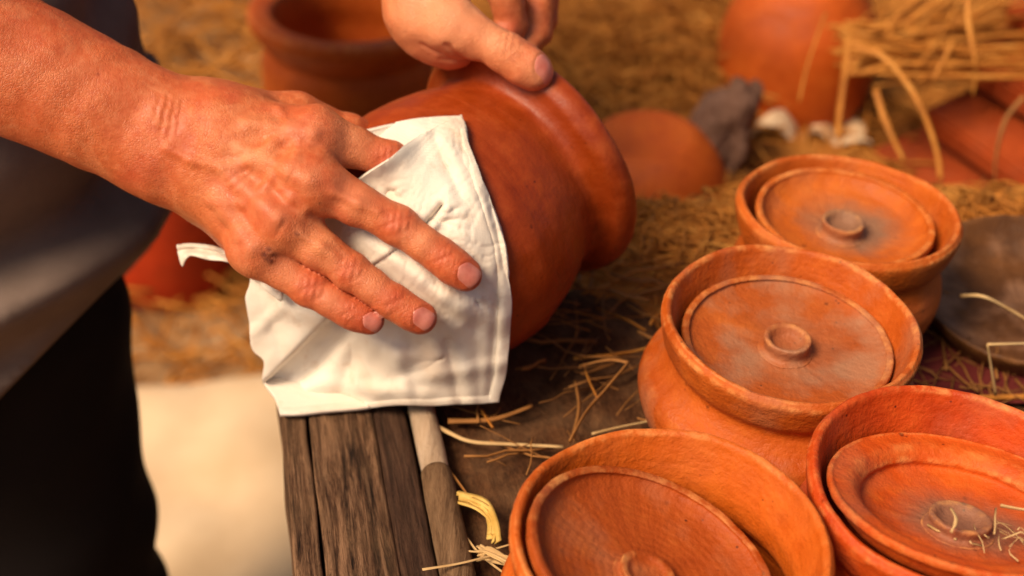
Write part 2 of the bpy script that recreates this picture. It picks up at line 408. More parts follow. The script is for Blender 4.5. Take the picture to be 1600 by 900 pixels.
# pole lying beside the plank
PL0, PL1 = tz(648, 770), tz(612, 600)
pole = empty('wooden_pole', tuple(bench(.07, 0)))
tag(pole, 'pale round wooden pole lying beside the plank, bark left on its near end', 'pole')
def pole_pts(l0, l1, r, n=24):
    P, Rr = [], []
    for i in range(n):
        l = l0 + (l1 - l0) * i / (n - 1)
        P.append(bench(.0705 + noise.noise(Vector((l * 9, 2, 0))) * .0015, l, .0025)); Rr.append(r * (1 + .06 * noise.noise(Vector((l * 40, 5, 0)))))
    return P, Rr
P, Rr = pole_pts(-.062, .17, .0068); V, Fc = tube(P, Rr, 20); mesh_obj('peeled_wood', rel(V, pole), Fc, M['pole'], pole)
P, Rr = pole_pts(-.145, -.056, .0080, 30)
for k in range(6): Rr[-1 - k] *= .93 + .012 * k
V, Fc = tube(P, Rr, 20); mesh_obj('bark', rel(V, pole), Fc, M['bark'], pole)
P, Rr = pole_pts(-.4, -.14, .0066); V, Fc = tube(P, Rr, 20); mesh_obj('peeled_wood', rel(V, pole), Fc, M['pole'], pole)

# ------------------------------------------------------------------ pots and lids
def make(name, profile, mat, M4, label, cat, group=None, parts=None, **kw):
    V, Fc = lathe(profile, **kw)
    o = mesh_obj(name, V, Fc, mat); o.matrix_world = M4
    at_ = o.data.attributes.new('wear', 'FLOAT', 'POINT'); at_.data.foreach_set('value', LATHE_WEAR.astype(np.float32))
    tag(o, label, cat, group); return o
def pot_profile(Rm, H, neck, body, base, wall=.0052, collar=.022, lip=.0035):
    """Rm lip radius, H height; outside upward then inside downward"""
    return [(.002, .0), (base * .6, 0), (base, .0015), (base + (body - base) * .55, H * .16), (body, H * .42), (body * .985, H * .56),
            (neck + (body - neck) * .35, H - collar - .010), (neck, H - collar - .002), (neck + (Rm - neck) * .55, H - collar + .005),
            (Rm * .985, H - collar * .42), (Rm, H - lip), (Rm - .0015, H - .0008), (Rm - wall * .5, H), (Rm - wall + .0008, H - .001),
            (Rm - wall - .0006, H - lip * 1.4), (Rm - wall - .003, H - collar * .55), (neck - wall, H - collar), (neck - wall + .001, H - collar - .012), (body - wall, H * .45),
            (base + (body - base) * .5 - wall * .5, H * .2), (base * .8, wall * 1.1), (base * .4, wall), (.002, wall)]
HP = .085
def pot_at(u, v, tilt=0., H=HP):
    q = tz(u, v, H); th = R_(tilt)
    return Matrix.Translation((q[0], q[1] + H * math.sin(th), .0005 + .04 * math.sin(abs(th)))) @ Matrix.Rotation(th, 4, 'X')
GP = 'lidded clay pots standing on the bench'
potA = make('clay_pot', pot_profile(.0605, HP, .0535, .0575, .042), M['pot_a'], pot_at(1327, 322),
            'golden orange clay pot farthest back, its sooty dished lid sunk inside', 'pot', GP, seed=1.3, dent=.0015)
potB = make('clay_pot', pot_profile(.0608, HP, .0545, .0665, .044), M['pot_b'], pot_at(1236, 506, 4.2),
            'round bellied orange clay pot in the middle, flat dusty lid inside its collar', 'pot', GP, seed=4.1, dent=.0016)
potC = make('clay_pot', pot_profile(.0615, HP, .056, .064, .044), M['pot_c'], pot_at(1049, 842, 3.2),
            'bright orange clay pot nearest the camera, brown lid tilted inside it', 'pot', GP, seed=7.7, dent=.0016)
potD = make('clay_pot', pot_profile(.0615, HP, .055, .063, .044), M['pot_d'], pot_at(1500, 762, 4.),
            'reddish clay pot cut off by the right edge, lid full of straw bits', 'pot', GP, seed=9.2, dent=.0018)

def lid_profile(R1, depth, rim_w, edge_h, kr, kh, thick=.0045, flat_r=.5):
    """dish lid: underside first, then rim, dish floor and hollow knob"""
    return [(.002, -depth - thick), (R1 * flat_r * .8, -depth - thick), (R1 * .8, -depth * .62 - thick), (R1 * .96, -thick * .9), (R1, -thick * .45), (R1 * .998, edge_h - .0006), (R1 - .0015, edge_h),
            (R1 - .0035, edge_h - .0008), (R1 - rim_w, edge_h * .3 - .001), (R1 - rim_w - .004, -min(.003, depth * .3) - depth * .15), (R1 * .74, -depth * .66), (R1 * flat_r, -depth * .97), (kr * 1.25, -depth), (kr * .7, -depth), (.002, -depth)]
def knob_profile(depth, kr, kh):
    return [(.0015, -depth - .001), (kr * .9, -depth - .001), (kr * 1.16, -depth + .0002), (kr * 1.02, -depth + kh * .12), (kr * .93, -depth + kh * .35), (kr, -depth + kh * .85), (kr * .95, -depth + kh), (kr * .8, -depth + kh * .95), (kr * .55, -depth + kh * .55), (kr * .25, -depth + kh * .42), (.0015, -depth + kh * .4)]
GL = 'dished clay lids lying in the pots'
def lid(args, mat, pos, nrm, label, flat_r, **kw):
    pot, pos = pos[0], pos[1:]
    o = make('pot_lid', lid_profile(*args, flat_r=flat_r), mat, pot.matrix_world @ frame_matrix(pos, nrm), label, 'lid', GL, **kw)
    V, Fc = lathe(knob_profile(args[1], args[4], args[5]), seg=72, seed=kw.get('seed', 0) + 3, wob=.02)
    k_ = mesh_obj('knob', V, Fc, mat, o)
    at_ = k_.data.attributes.new('wear', 'FLOAT', 'POINT'); at_.data.foreach_set('value', LATHE_WEAR.astype(np.float32))
    return o
qa = potA.matrix_world.translation; qb = potB.matrix_world.translation; qc = potC.matrix_world.translation; qd = potD.matrix_world.translation
lid((.0478, .010, .004, .0025, .0115, .0085), M['lid_a'], (potA, -.0015, -.001, HP - .0075), (.015, -.06, 1),
    'dished clay lid with grey soot round its knob, in the farthest pot', .48, seed=2.2, dent=.0008)
lid((.0498, .006, .0025, .0012, .0112, .0085), M['lid_b'], (potB, 0, -.0005, HP - .0135), (.01, -.02, 1),
    'flat dusty clay lid with a ring knob, in the middle pot', .4, seed=3.4, dent=.001)
lid((.0505, .0085, .003, .002, .0112, .004), M['lid_c'], (potC, -.0062, -.0065, HP - .0095), (.30, .06, 1),
    'brown clay lid with turning rings, tilted down to the right in the nearest pot', .45, seed=5.6, dent=.001)
lid((.0545, .014, .010, .001, .0125, .0065), M['lid_d'], (potD, .001, -.006, HP - .004), (.04, .26, 1),
    'red clay lid with a broad flat rim holding ash and straw bits', .5, seed=6.1, dent=.001)

# held pot
AX = unit(.66 * RT + .597 * UP + .454 * FW)
HB = at(690, 378, .742); HB[2] = max(HB[2], .0725)
held_prof = [(.002, -.060), (.025, -.060), (.037, -.058), (.052, -.047), (.066, -.024), (.0715, 0), (.0706, .012), (.0677, .026), (.0638, .038), (.0606, .046), (.0594, .0505), (.0603, .0545), (.0640, .0578), (.0686, .0605), (.0715, .0645),
             (.0722, .0690), (.0711, .0728), (.0685, .0745), (.0645, .072), (.0610, .060), (.0555, .047), (.0570, .036), (.0635, .018), (.0655, 0), (.060, -.024), (.046, -.044), (.03, -.053), (.002, -.054)]
held = make('clay_pot', held_prof, M['pot_h'], frame_matrix(HB, AX), 'dark burnished clay pot held on its side and wiped with the cloth', 'pot', seed=3.3, dent=.0012, wob=.008, seg=160, sub=6)

# ------------------------------------------------------------------ signed distance surfaces (hands, arms, clothing)
def smin(a, b_, k):
    h = np.maximum(k - np.abs(a - b_), 0) / k
    return np.minimum(a, b_) - h * h * k * .25
class Cone:
    __slots__ = ('a', 'b', 'ra', 'rb', 'n', 'f', 'ba', 'l2', 'rm')
    def __init__(s, a, b_, ra, rb, n=None, f=1.):
        s.a = np.array(a, float); s.b = np.array(b_, float); s.ra = ra; s.rb = rb; s.n = n; s.f = f
        s.ba = s.b - s.a; s.l2 = max(s.ba @ s.ba, 1e-12); s.rm = max(ra, rb)
    def near(s, c, rad):
        t_ = min(1, max(0, ((c - s.a) @ s.ba) / s.l2)); return np.linalg.norm(c - s.a - s.ba * t_) - s.rm < rad
    def __call__(s, p):
        pa_ = p - s.a; t_ = np.clip(pa_ @ s.ba / s.l2, 0, 1); q = pa_ - t_[:, None] * s.ba
        if s.n is not None:
            h = q @ s.n; d = np.sqrt(np.maximum((q * q).sum(1) - h * h, 0) + (h / s.f) ** 2)
        else: d = np.sqrt((q * q).sum(1))
        return d - (s.ra + (s.rb - s.ra) * t_)
class Shape:
    """core prims blended (kc) + chains, each blended in itself (kf) and with the core (kj); details: (prims, k) added; disp(p) outward"""
    def __init__(s): s.core = []; s.kc = .010; s.chains = []; s.kf = .005; s.kj = .010; s.details = []; s.disp = []
    def allprims(s): return s.core + [q for c in s.chains for q in c]
    def __call__(s, p, c=None, rad=1e9):
        ok = (lambda q: True) if c is None else (lambda q: q.near(c, rad + .045))
        big = np.full(len(p), 1.)
        core = big
        for q in s.core:
            if ok(q): core = smin(core, q(p), s.kc)
        d = core
        for ch in s.chains:
            g = big
            for q in ch:
                if ok(q): g = smin(g, q(p), s.kf)
            if g is not big: d = np.minimum(d, smin(g, core, s.kj))
        for q, k in s.details:
            if ok(q): d = smin(d, q(p), k)
        for fn in s.disp: d = d - fn(p, c, rad)
        return d
def surface_nets(f, vox, keep=None, B=16):
    prims = f.allprims()
    cells = set(); bs = vox * B
    for q in prims:
        lo = np.floor((np.minimum(q.a, q.b) - q.rm - .024) / bs).astype(int); hi = np.floor((np.maximum(q.a, q.b) + q.rm + .024) / bs).astype(int)
        for x in range(lo[0], hi[0] + 1):
            for y in range(lo[1], hi[1] + 1):
                for z in range(lo[2], hi[2] + 1): cells.add((x, y, z))
    cells = np.array(sorted(cells)); ctr = (cells + .5) * bs
    rad = bs * .5 * math.sqrt(3)
    d0 = f(ctr)
    sel = np.abs(d0) < rad * 1.25 + .004
    if keep is not None: sel &= keep(ctr)
    g = np.arange(B + 1); gx, gy, gz = np.meshgrid(g, g, g, indexing='ij'); loc = np.stack([gx, gy, gz], -1).reshape(-1, 3)
    corners = np.array([(i, j, k) for i in (0, 1) for j in (0, 1) for k in (0, 1)])
    edges = [(i, j) for i in range(8) for j in range(i + 1, 8) if np.abs(corners[i] - corners[j]).sum() == 1]
    VK, VP, EDG = [], [], []
    for cell, c in zip(cells[sel], ctr[sel]):
        base = cell * B
        p = (base + loc) * vox
        val = f(p, c, rad).reshape(B + 1, B + 1, B + 1)
        if val.min() > 0 or val.max() < 0: continue
        cv = np.stack([val[i:B + i, j:B + j, k:B + k] for i, j, k in corners], -1)
        ins = cv < 0; act = ins.any(-1) & ~ins.all(-1)
        idx = np.argwhere(act)
        if not len(idx): continue
        vv = cv[act]; acc = np.zeros((len(idx), 3)); cnt = np.zeros(len(idx))
        for i, j in edges:
            cr = (vv[:, i] < 0) != (vv[:, j] < 0)
            t_ = vv[cr, i] / (vv[cr, i] - vv[cr, j])
            acc[cr] += corners[i] + t_[:, None] * (corners[j] - corners[i]); cnt[cr] += 1
        VK.append(idx + base); VP.append((idx + base + acc / cnt[:, None]) * vox)
        for ax in range(3):
            sl0 = [slice(0, B)] * 3; sl1 = [slice(0, B)] * 3; sl1[ax] = slice(1, B + 1)
            a = val[tuple(sl0)]; b_ = val[tuple(sl1)]
            q = np.argwhere((a < 0) != (b_ < 0))
            if len(q): EDG.append(np.column_stack([q + base, np.full(len(q), ax), a[tuple(q.T)] < 0]))
    K = np.vstack(VK); Pp = np.vstack(VP); E = np.vstack(EDG)
    off = K.min(0) - 2; sz = K.max(0) - off + 4
    key = lambda q: ((q[:, 0] - off[0]) * sz[1] + (q[:, 1] - off[1])) * sz[2] + (q[:, 2] - off[2])
    kk = key(K); order = np.argsort(kk); ks = kk[order]
    def look(q):
        k_ = key(q); i = np.searchsorted(ks, k_); i = np.minimum(i, len(ks) - 1)
        return np.where(ks[i] == k_, order[i], -1)
    Fc = []
    for ax in range(3):
        e = E[E[:, 3] == ax]; u = (ax + 1) % 3; w_ = (ax + 2) % 3
        q0 = e[:, :3]; du = np.zeros(3, int); du[u] = 1; dw = np.zeros(3, int); dw[w_] = 1
        quad = np.column_stack([look(q0 - du - dw), look(q0 - dw), look(q0), look(q0 - du)])
        flip = e[:, 4] == 0
        quad[flip] = quad[flip][:, ::-1]
        Fc.append(quad[(quad >= 0).all(1)])
    return Pp, np.vstack(Fc)

def fast_mesh(name, V, Fc, mat, parent=None, attrs=None):
    me = bpy.data.meshes.new(name)
    me.vertices.add(len(V)); me.vertices.foreach_set('co', np.asarray(V, np.float32).ravel())
    me.loops.add(Fc.size); me.loops.foreach_set('vertex_index', Fc.astype(np.int32).ravel())
    me.polygons.add(len(Fc)); me.polygons.foreach_set('loop_start', np.arange(0, Fc.size, 4, dtype=np.int32))
    me.update(calc_edges=True); me.validate(); me.shade_smooth()
    for k, a in (attrs or {}).items():
        at_ = me.attributes.new(k, 'FLOAT', 'POINT'); at_.data.foreach_set('value', np.asarray(a, np.float32))
    me.materials.append(mat)
    o = bpy.data.objects.new(name, me); COL.objects.link(o)
    if parent: o.parent = parent
    return o

# ------------------------------------------------------------------ hands
MM = .001
def crease(c, t_, n_, offs, A=.0006, wd=.0009, W=.007, curve=6.):
    c = np.array(c); t_ = unit(t_); n_ = unit(np.array(n_) - t_ * (np.array(n_) @ t_)); b_ = np.cross(t_, n_)
    def fn(p, cc, rad):
        if cc is not None and np.linalg.norm(cc - c) > rad + .02: return 0.
        q = p - c; s_ = q @ t_; sd = q @ b_; u_ = q @ n_
        msk = np.clip(u_ / .004, 0, 1) * np.exp(-(sd / W) ** 2) * (np.abs(s_) < .016)
        out = 0
        for k_, (o, a_) in enumerate(offs):
            out = out - a_ * A * np.exp(-((s_ - o - curve * np.sign(o) * sd ** 2 - .0007 * np.sin(sd * 700 + k_ * 2)) / wd) ** 2)
        return out * msk
    return fn
def nail_fold(c, t_, n_, L, A=.0004):
    c = np.array(c); t_ = unit(t_); n_ = unit(n_ - t_ * (n_ @ t_)); b_ = np.cross(t_, n_)
    def fn(p, cc, rad):
        if cc is not None and np.linalg.norm(cc - c) > rad + .02: return 0.
        q = p - c; s_ = q @ t_; sd = q @ b_; u_ = q @ n_
        r = np.sqrt((s_ / L) ** 2 + (sd / (L * 1.08)) ** 2); back = np.clip((L * .75 - s_) / (L * .4), 0, 1)
        msk = np.clip((u_ - .001) / .003, 0, 1)
        return msk * (A * np.exp(-((r - 1.17) / .13) ** 2) * back - A * .55 * np.exp(-(r / .9) ** 6))
    return fn
def lumps(A, sc, seed=0):
    r_ = np.random.default_rng(seed); D = r_.normal(size=(7, 3)) * sc; ph = r_.uniform(0, 6.28, 7)
    def fn(p, cc, rad): return A * np.sin(p @ D.T + ph).sum(1) / 2.6
    return fn
def dent(c, r, A):
    c = np.array(c)
    def fn(p, cc, rad):
        if cc is not None and np.linalg.norm(cc - c) > rad + 3 * r: return 0.
        return A * np.exp(-((p - c) ** 2).sum(1) / r ** 2)
    return fn
def groove_line(a, b_, A, wd):
    q_ = Cone(a, b_, 0, 0)
    def fn(p, cc, rad):
        if cc is not None and not q_.near(cc, rad + 4 * wd): return 0.
        return -A * np.exp(-(q_(p) / wd) ** 2)
    return fn
DN = unit(-FW + .12 * UP)

def finger(pts, radii, n_=DN, joint=1.03, flat=.94):
    """pts MCP, PIP, DIP, tip; slim shafts, thicker joints, padded tip"""
    P = [np.array(q) for q in pts]; r = [x * MM * .96 for x in radii]; out = []
    for i in range(3):
        a, b_ = P[i], P[i + 1]; mid = a + (b_ - a) * .5
        slim = .93 if i < 2 else .985
        rm = (r[i] + r[i + 1]) / 2 * slim
        out += [Cone(a, mid, r[i], rm, n_, flat), Cone(mid, b_, rm, r[i + 1], n_, flat)]
    return out
rh = Shape(); rh.kc = .013; rh.kf = .004; rh.kj = .010
A_ = at
# forearm: radius and ulna side
ELB = A_(-560, -140, .635)
rh.core += [Cone(A_(279, 190, .672), A_(-120, 15, .655), .0190, .030), Cone(A_(256, 248, .674), A_(-120, 60, .655), .0188, .029),
            Cone(A_(-120, 15, .655), A_(-560, -165, .635), .030, .036), Cone(A_(-120, 60, .655), A_(-560, -120, .635), .029, .036)]
carp = [(352, 190, .672), (342, 218, .668), (330, 248, .669), (318, 276, .674)]
mcp = [(494, 210, .667), (488, 284, .656), (438, 345, .657), (398, 391, .663)]
mr = [12.0, 12.4, 11.6, 10.2]
wr = [(284, 196, .673), (275, 214, .671), (266, 234, .672), (258, 250, .675)]
for c_, m_, r_, w_ in zip(carp, mcp, mr, wr):
    rh.core += [Cone(A_(*w_), A_(*c_), .0165, .0145), Cone(A_(*c_), A_(*m_), .0142, r_ * MM)]
rh.core += [Cone(A_(300, 285, .688), A_(382, 375, .684), .0115, .0105),           # heel of the hand
            Cone(A_(350, 225, .690), A_(450, 300, .686), .014, .014),
            Cone(A_(325, 170, .682), A_(462, 184, .694), .0120, .0108)]           # thumb metacarpal
R_FING = {
    'index': ([mcp[0], (606, 249, .6745), (668, 288, .676), (706, 320, .675)], [11.6, 8.9, 8.0, 7.2]),
    'middle': ([mcp[1], (622, 352, .6575), (692, 403, .6590), (727, 429, .6615)], [12.0, 9.7, 8.6, 8.0]),
    'ring': ([mcp[2], (548, 423, .6585), (615, 471, .6605), (657, 497, .6635)], [11.2, 9.3, 8.3, 7.7]),
    'little': ([mcp[3], (489, 454, .6630), (545, 486, .6650), (578, 502, .6675)], [10.0, 8.5, 7.6, 7.0])}
for k, (p_, r_) in R_FING.items(): rh.chains.append(finger([A_(*q) for q in p_], r_))
rh.chains.append(finger([A_(462, 184, .694), A_(545, 207, .708), A_(586, 226, .716), A_(606, 240, .721)], [10.6, 9.6, 9.0, 8.0]))
# knuckle caps, tendons, veins
for (u, v, d), r_ in zip(mcp, (8.5, 8.5, 8, 7)):
    rh.details.append((Cone(A_(u - 4, v - 4, d - .0050), A_(u + 4, v + 3, d - .0050), r_ * MM, r_ * MM), .008))
def hit(shape, u, v, d=.60):
    """nearest surface point of a shape along one sight line (used to place marks on the skin)"""
    for _ in range(60):
        q = A_(u, v, d); e = float(shape(q[None])[0]); d += e * .9
        if abs(e) < 2e-5: break
    return A_(u, v, d)
flush, pale, scab = [], [], []
relief = []
for i, ((u0, v0, d0), (u1, v1, d1)) in enumerate(zip(carp, mcp)):
    q = [hit(rh, u0 + (u1 - u0) * k, v0 + (v1 - v0) * k) - DN * .0008 for k in (.25, .5, .75, .95)]
    relief += [(Cone(a, b_, .0012, .0016), .006) for a, b_ in zip(q[:-1], q[1:])]
    pale += [(p_, .006, .35) for p_ in q]
for line in ([(262, 232), (300, 250), (345, 262), (392, 252), (425, 226), (452, 212), (478, 232)], [(392, 252), (425, 275), (455, 310), (476, 326)],
             [(330, 315), (380, 318), (412, 298), (428, 276)], [(436, 170), (452, 198), (466, 224), (462, 252)], 
             [(520, 300), (560, 318), (590, 330)], [(468, 366), (500, 385), (522, 402)]):
    q = [hit(rh, *p_) - DN * .0006 for p_ in line]
    relief += [(Cone(a, b_, .0009, .0009), .004) for a, b_ in zip(q[:-1], q[1:])]
    if line[0][0] < 450: veins = [(p_, .004, .5) for p_ in q]
rh.details += relief
for k, (p_, r_) in R_FING.items():
    P = [A_(*q) for q in p_]
    rh.disp.append(crease(P[1], P[2] - P[0], DN, [(-.0048, .7), (-.0027, 1), (-.0002, 1), (.0022, 1), (.0046, .7)], .00068, .0009, .0078))
    rh.disp.append(crease(P[2], P[3] - P[1], DN, [(-.0024, .6), (-.0008, 1), (.001, .9), (.0028, .5)], .0006, .0007, .0062))
    flush += [(P[1] + DN * .007, .010, .6), (P[2] + DN * .006, .009, .6), (P[3] + DN * .003, .012, .8), (P[0] + DN * .011, .012, .45)]
    pale += [((P[1] + P[2]) / 2 + DN * .008, .008, .4), ((P[0] + P[1]) / 2 + DN * .009, .012, .35)]
for k, Ln in (('middle', .0060), ('ring', .0056), ('little', .0050)):
    P = [A_(*q) for q in R_FING[k][0]]; rh.disp.append(nail_fold(P[3] + unit(P[3] - P[2]) * .0006, P[3] - P[2], DN + .25 * RT - .1 * UP, Ln))
rh.disp += [lumps(.00022, 330, 1), lumps(.00045, 120, 2)]
# wrist folds and back-of-hand wrinkles
grooves = []
for (a, b_, am) in (((262, 150, .655), (250, 205, .652), 1), ((272, 158, .655), (262, 215, .652), .8), ((283, 160, .655), (276, 205, .652), .7), ((250, 150, .655), (238, 190, .652), .6),
                    ((352, 285, .655), (388, 262, .652), .6), ((362, 296, .655), (396, 268, .652), .5), ((445, 345, .648), (430, 370, .650), .7), ((462, 262, .648), (450, 285, .647), .6)):
    n_ = 4; pts = [hit(rh, a[0] + (b_[0] - a[0]) * i / n_ + 2 * (i % 2), a[1] + (b_[1] - a[1]) * i / n_) for i in range(n_ + 1)]
    for i in range(n_): grooves.append(groove_line(pts[i], pts[i + 1], .0007 * am, .0009))
rh.disp += grooves
sc_p = hit(rh, 421, 399)
rh.disp += [dent(sc_p, .0034, .0011), dent(hit(rh, 423, 401), .0014, -.0010)]
flush += [(A_(421, 399, .656), .011, .35), (A_(400, 330, .655), .02, .3), (A_(230, 250, .655), .02, .35), (A_(150, 100, .65), .04, .25), (A_(40, 100, .64), .06, .3), (A_(500, 255, .66), .012, .3)]
scab += [(hit(rh, u_, v_), r_, a_) for u_, v_, r_, a_ in ((413, 398, .0019, 1), (428, 399, .0019, 1), (420, 390, .0016, .9), (424, 408, .0018, 1), (416, 405, .0015, .9), (421, 399, .004, .35), (463, 365, .0011, .9), (466, 367, .0008, .9), (500, 318, .0006, .9), (153, 116, .0006, .9), (250, 285, .004, .12), (232, 265, .006, .15))]

def vert_attrs(V, fl, pl, sb):
    def acc(lst):
        o = np.zeros(len(V))
        for c_, r_, a_ in lst: o = np.maximum(o, a_ * np.exp(-((V - c_) ** 2).sum(1) / r_ ** 2))
        return o
    return {'flush': acc(fl), 'pale': acc(pl), 'scab': acc(sb)}

# left hand
lh = Shape(); lh.kc = .012; lh.kf = .004; lh.kj = .009
LW = A_(600, -120, .755); LEL = np.array([-.20, .97, .30])
lmcp = [(742, -66, .736), (785, -84, .757), (806, -98, .779), (812, -112, .802)]
for i, m_ in enumerate(lmcp):
    lh.core += [Cone(LW, A_(*m_), .019, .0118 - .0005 * i)]
lh.core += [Cone(LW, LEL, .024, .037), Cone(A_(640, -40, .735), A_(668, 22, .722), .019, .0175), Cone(A_(668, 22, .722), A_(708, 42, .708), .0175, .0125),
            Cone(A_(690, 50, .726), A_(712, 72, .726), .0135, .0100), Cone(A_(668, 22, .722), A_(690, 50, .726), .016, .0135)]
L_FING = {
    'thumb': ([(705, 36, .707), (788, 79, .7045), (818, 102, .7055), (838, 115, .707)], [12.6, 10.4, 10.0, 9.0]),
    'index': ([lmcp[0], (790, -8, .738), (800, 38, .745), (778, 74, .742)], [11, 9.3, 8.2, 7.5]),
    'middle': ([lmcp[1], (838, -2, .757), (838, 50, .759), (812, 86, .752)], [11, 9.2, 8.3, 7.5]),
    'ring': ([lmcp[2], (850, -22, .780), (850, 30, .782), (822, 68, .776)], [10.5, 8.8, 8, 7.4]),
    'little': ([lmcp[3], (842, -50, .803), (842, -8, .805), (822, 24, .800)], [9.5, 8, 7.3, 6.8])}
for k, (p_, r_) in L_FING.items(): lh.chains.append(finger([A_(*q) for q in p_], r_))
TP = [A_(*q) for q in L_FING['thumb'][0]]
LN = unit(-FW + .45 * UP + .25 * RT)
lh.disp += [crease(TP[1], TP[2] - TP[0], LN, [(-.0035, .8), (-.0012, 1), (.0012, 1), (.0034, .8)], .0006, .0008, .008), lumps(.00022, 320, 5), lumps(.0005, 110, 6),
            groove_line(A_(662, 72, .708), A_(705, 88, .712), .0014, .0018), groove_line(A_(690, 92, .714), A_(735, 92, .716), .0010, .0014), groove_line(A_(700, 70, .70), A_(728, 92, .71), .0012, .002)]
lh.disp.append(nail_fold(TP[3] + unit(TP[3] - TP[2]) * .0008, TP[3] - TP[2], unit(-FW + .42 * UP + .3 * RT), .0065))
lflush = [(A_(690, 75, .708), .010, .5), (TP[3], .012, .25), (A_(700, 95, .715), .008, .4), (A_(803, 42, .736), .008, .4)]
lpale = [(A_(690, 20, .70), .035, .75), (A_(760, 55, .695), .02, .6), (A_(840, 115, .70), .012, .6)]

person = empty('person', (-.33, .78, GZ))
tag(person, 'person in a dark shirt and black trousers wiping a clay pot with both hands', 'person')
inv = -np.array(person.location)
VOX = .00092
pr_, fr_ = surface_nets(rh, VOX, keep=lambda c: ((c - A_(-60, 80, .65)) @ unit(A_(265, 215, .67) - A_(-560, -140, .635))) > -.01)
pl_, fl_ = surface_nets(lh, VOX, keep=lambda c: ((c - LW) @ unit(LW - LEL)) > -.02)
# coarse upper parts of both arms, carried up into the sleeves
ra_ = Shape(); ra_.kc = .02
SHR = np.array([-.40, .63, .50]); SHL = np.array([-.36, .99, .48])
ra_.core = rh.core[:4] + [Cone(ELB, SHR, .043, .055)]
prc, frc = surface_nets(ra_, .004, keep=lambda c: ((c - A_(-60, 80, .65)) @ unit(A_(265, 215, .67) - A_(-560, -140, .635))) < .012)
la_ = Shape(); la_.kc = .02; la_.core = [Cone(LW, LEL, .0238, .037), Cone(LEL, SHL, .041, .055)]
plc, flc = surface_nets(la_, .004, keep=lambda c: ((c - LW) @ unit(LW - LEL)) < .0)
VV, FF, off = [], [], 0
AT = {'flush': [], 'pale': [], 'scab': []}
for v_, f_, a_ in ((pr_, fr_, (flush, pale, scab)), (pl_, fl_, (lflush, lpale, [])), (prc, frc, (flush, [], [])), (plc, flc, ([], [], []))):
    VV.append(v_); FF.append(f_ + off); off += len(v_)
    at_ = vert_attrs(v_, *a_)
    for k in AT: AT[k].append(at_[k])
body = fast_mesh('body', np.vstack(VV) + inv, np.vstack(FF), M['skin'], person, {k: np.concatenate(a) for k, a in AT.items()})
print('body verts', off)

def nail(shape, tip, tdir, n_, L, W, shift=.0015, lift=.00022):
    t_ = unit(tdir); n_ = unit(n_ - t_ * (n_ @ t_)); b_ = np.cross(n_, t_)
    nu, nv = 15, 17; pts = []
    for j in range(nv):
        y = -1 + 2 * j / (nv - 1)
        for i in range(nu):
            x = -1 + 2 * i / (nu - 1)
            # rounded outline: squarer at the free end, rounder at the cuticle
            ex = 3.2 if y > 0 else 2.3
            wx_ = (1 - abs(y) ** 4 * (.16 if y > 0 else .34))
            pts.append(tip + t_ * (shift + y * L / 2 - (x * x) * y * (.0013 if y > 0 else .0022)) + b_ * (x * wx_ * W / 2))
    Q = np.array(pts) + n_ * .016
    for _ in range(40):
        d = shape(Q); Q = Q - n_ * np.clip(d, -.004, .004)[:, None] * .85
    x = np.tile(np.linspace(-1, 1, nu), nv); y = np.repeat(np.linspace(-1, 1, nv), nu)
    edge = np.maximum(np.abs(x), np.where(y < 0, -y, 0)) ** 6
    Q = Q + n_ * (lift + .0003 * (1 - x * x) + .0003 * np.maximum(y, 0) ** 2 - .0007 * edge)[:, None]
    V = list(Q) + list(Q - n_ * .0009); Fc = []
    for j in range(nv - 1):
        for i in range(nu - 1):
            a = j * nu + i; Fc.append((a, a + 1, a + nu + 1, a + nu)); b0 = a + nu * nv; Fc.append((b0, b0 + nu, b0 + nu + 1, b0 + 1))
    ring = list(range(nu)) + [j * nu + nu - 1 for j in range(1, nv)] + [(nv - 1) * nu + i for i in range(nu - 2, -1, -1)] + [j * nu for j in range(nv - 2, 0, -1)]
    for k in range(len(ring)):
        a, b0 = ring[k], ring[(k + 1) % len(ring)]; Fc.append((b0, a, a + nu * nv, b0 + nu * nv))
    return mesh_obj('fingernail', [q + inv for q in V], Fc, M['nail'], body)
for k, (L_, W_, sh) in {'middle': (.0122, .0112, .0), 'ring': (.0114, .0106, .0), 'little': (.0100, .0094, .0), 'index': (.0095, .0102, .001)}.items():
    P = [A_(*q) for q in R_FING[k][0]]
    nail(rh, P[3], P[3] - P[2], DN + .25 * RT - .1 * UP, L_, W_, sh)
nail(lh, TP[3], TP[3] - TP[2], unit(-FW + .42 * UP + .3 * RT), .0130, .0128, .0008)

# ------------------------------------------------------------------ clothing
hem0, hem1, hem2 = A_(222, 392, .80), A_(0, 622, .80), A_(0, 632, 1.05)
HN = unit(np.cross(hem1 - hem0, hem2 - hem0)); HN = HN if HN[2] > 0 else -HN
class Torso(Shape):
    def __call__(s, p, c=None, rad=1e9):
        d = Shape.__call__(s, p, c, rad)
        h = (p - hem0) @ HN
        fold = .007 * np.sin(h * 95 + p[:, 0] * 30 + 2 * np.sin(p[:, 2] * 22)) + .003 * np.sin(p[:, 2] * 70 - p[:, 0] * 55 + 1.5 * np.sin(p[:, 1] * 40))
        d = d - fold * s.amp
        return np.maximum(d, -h) if s.cut else d
ts = Torso(); ts.amp = 1.35; ts.cut = True; ts.kc = .06
ts.core = [Cone((-.350, .70, -.28), (-.350, .735, -.02), .112, .124), Cone((-.372, .86, -.28), (-.40, .88, -.02), .105, .116), Cone((-.350, .735, -.02), (-.362, .74, .38), .124, .128), Cone((-.39, .88, -.02), (-.41, .90, .38), .116, .12),
           Cone((-.39, .66, .47), (-.39, .98, .47), .075, .075), Cone(SHR, SHR + (ELB - SHR) * .55, .068, .066), Cone(SHL, SHL + (LEL - SHL) * .55, .068, .066)]
v_, f_ = surface_nets(ts, .0042)
fast_mesh('shirt', v_ + inv, f_, M['shirt'], person)
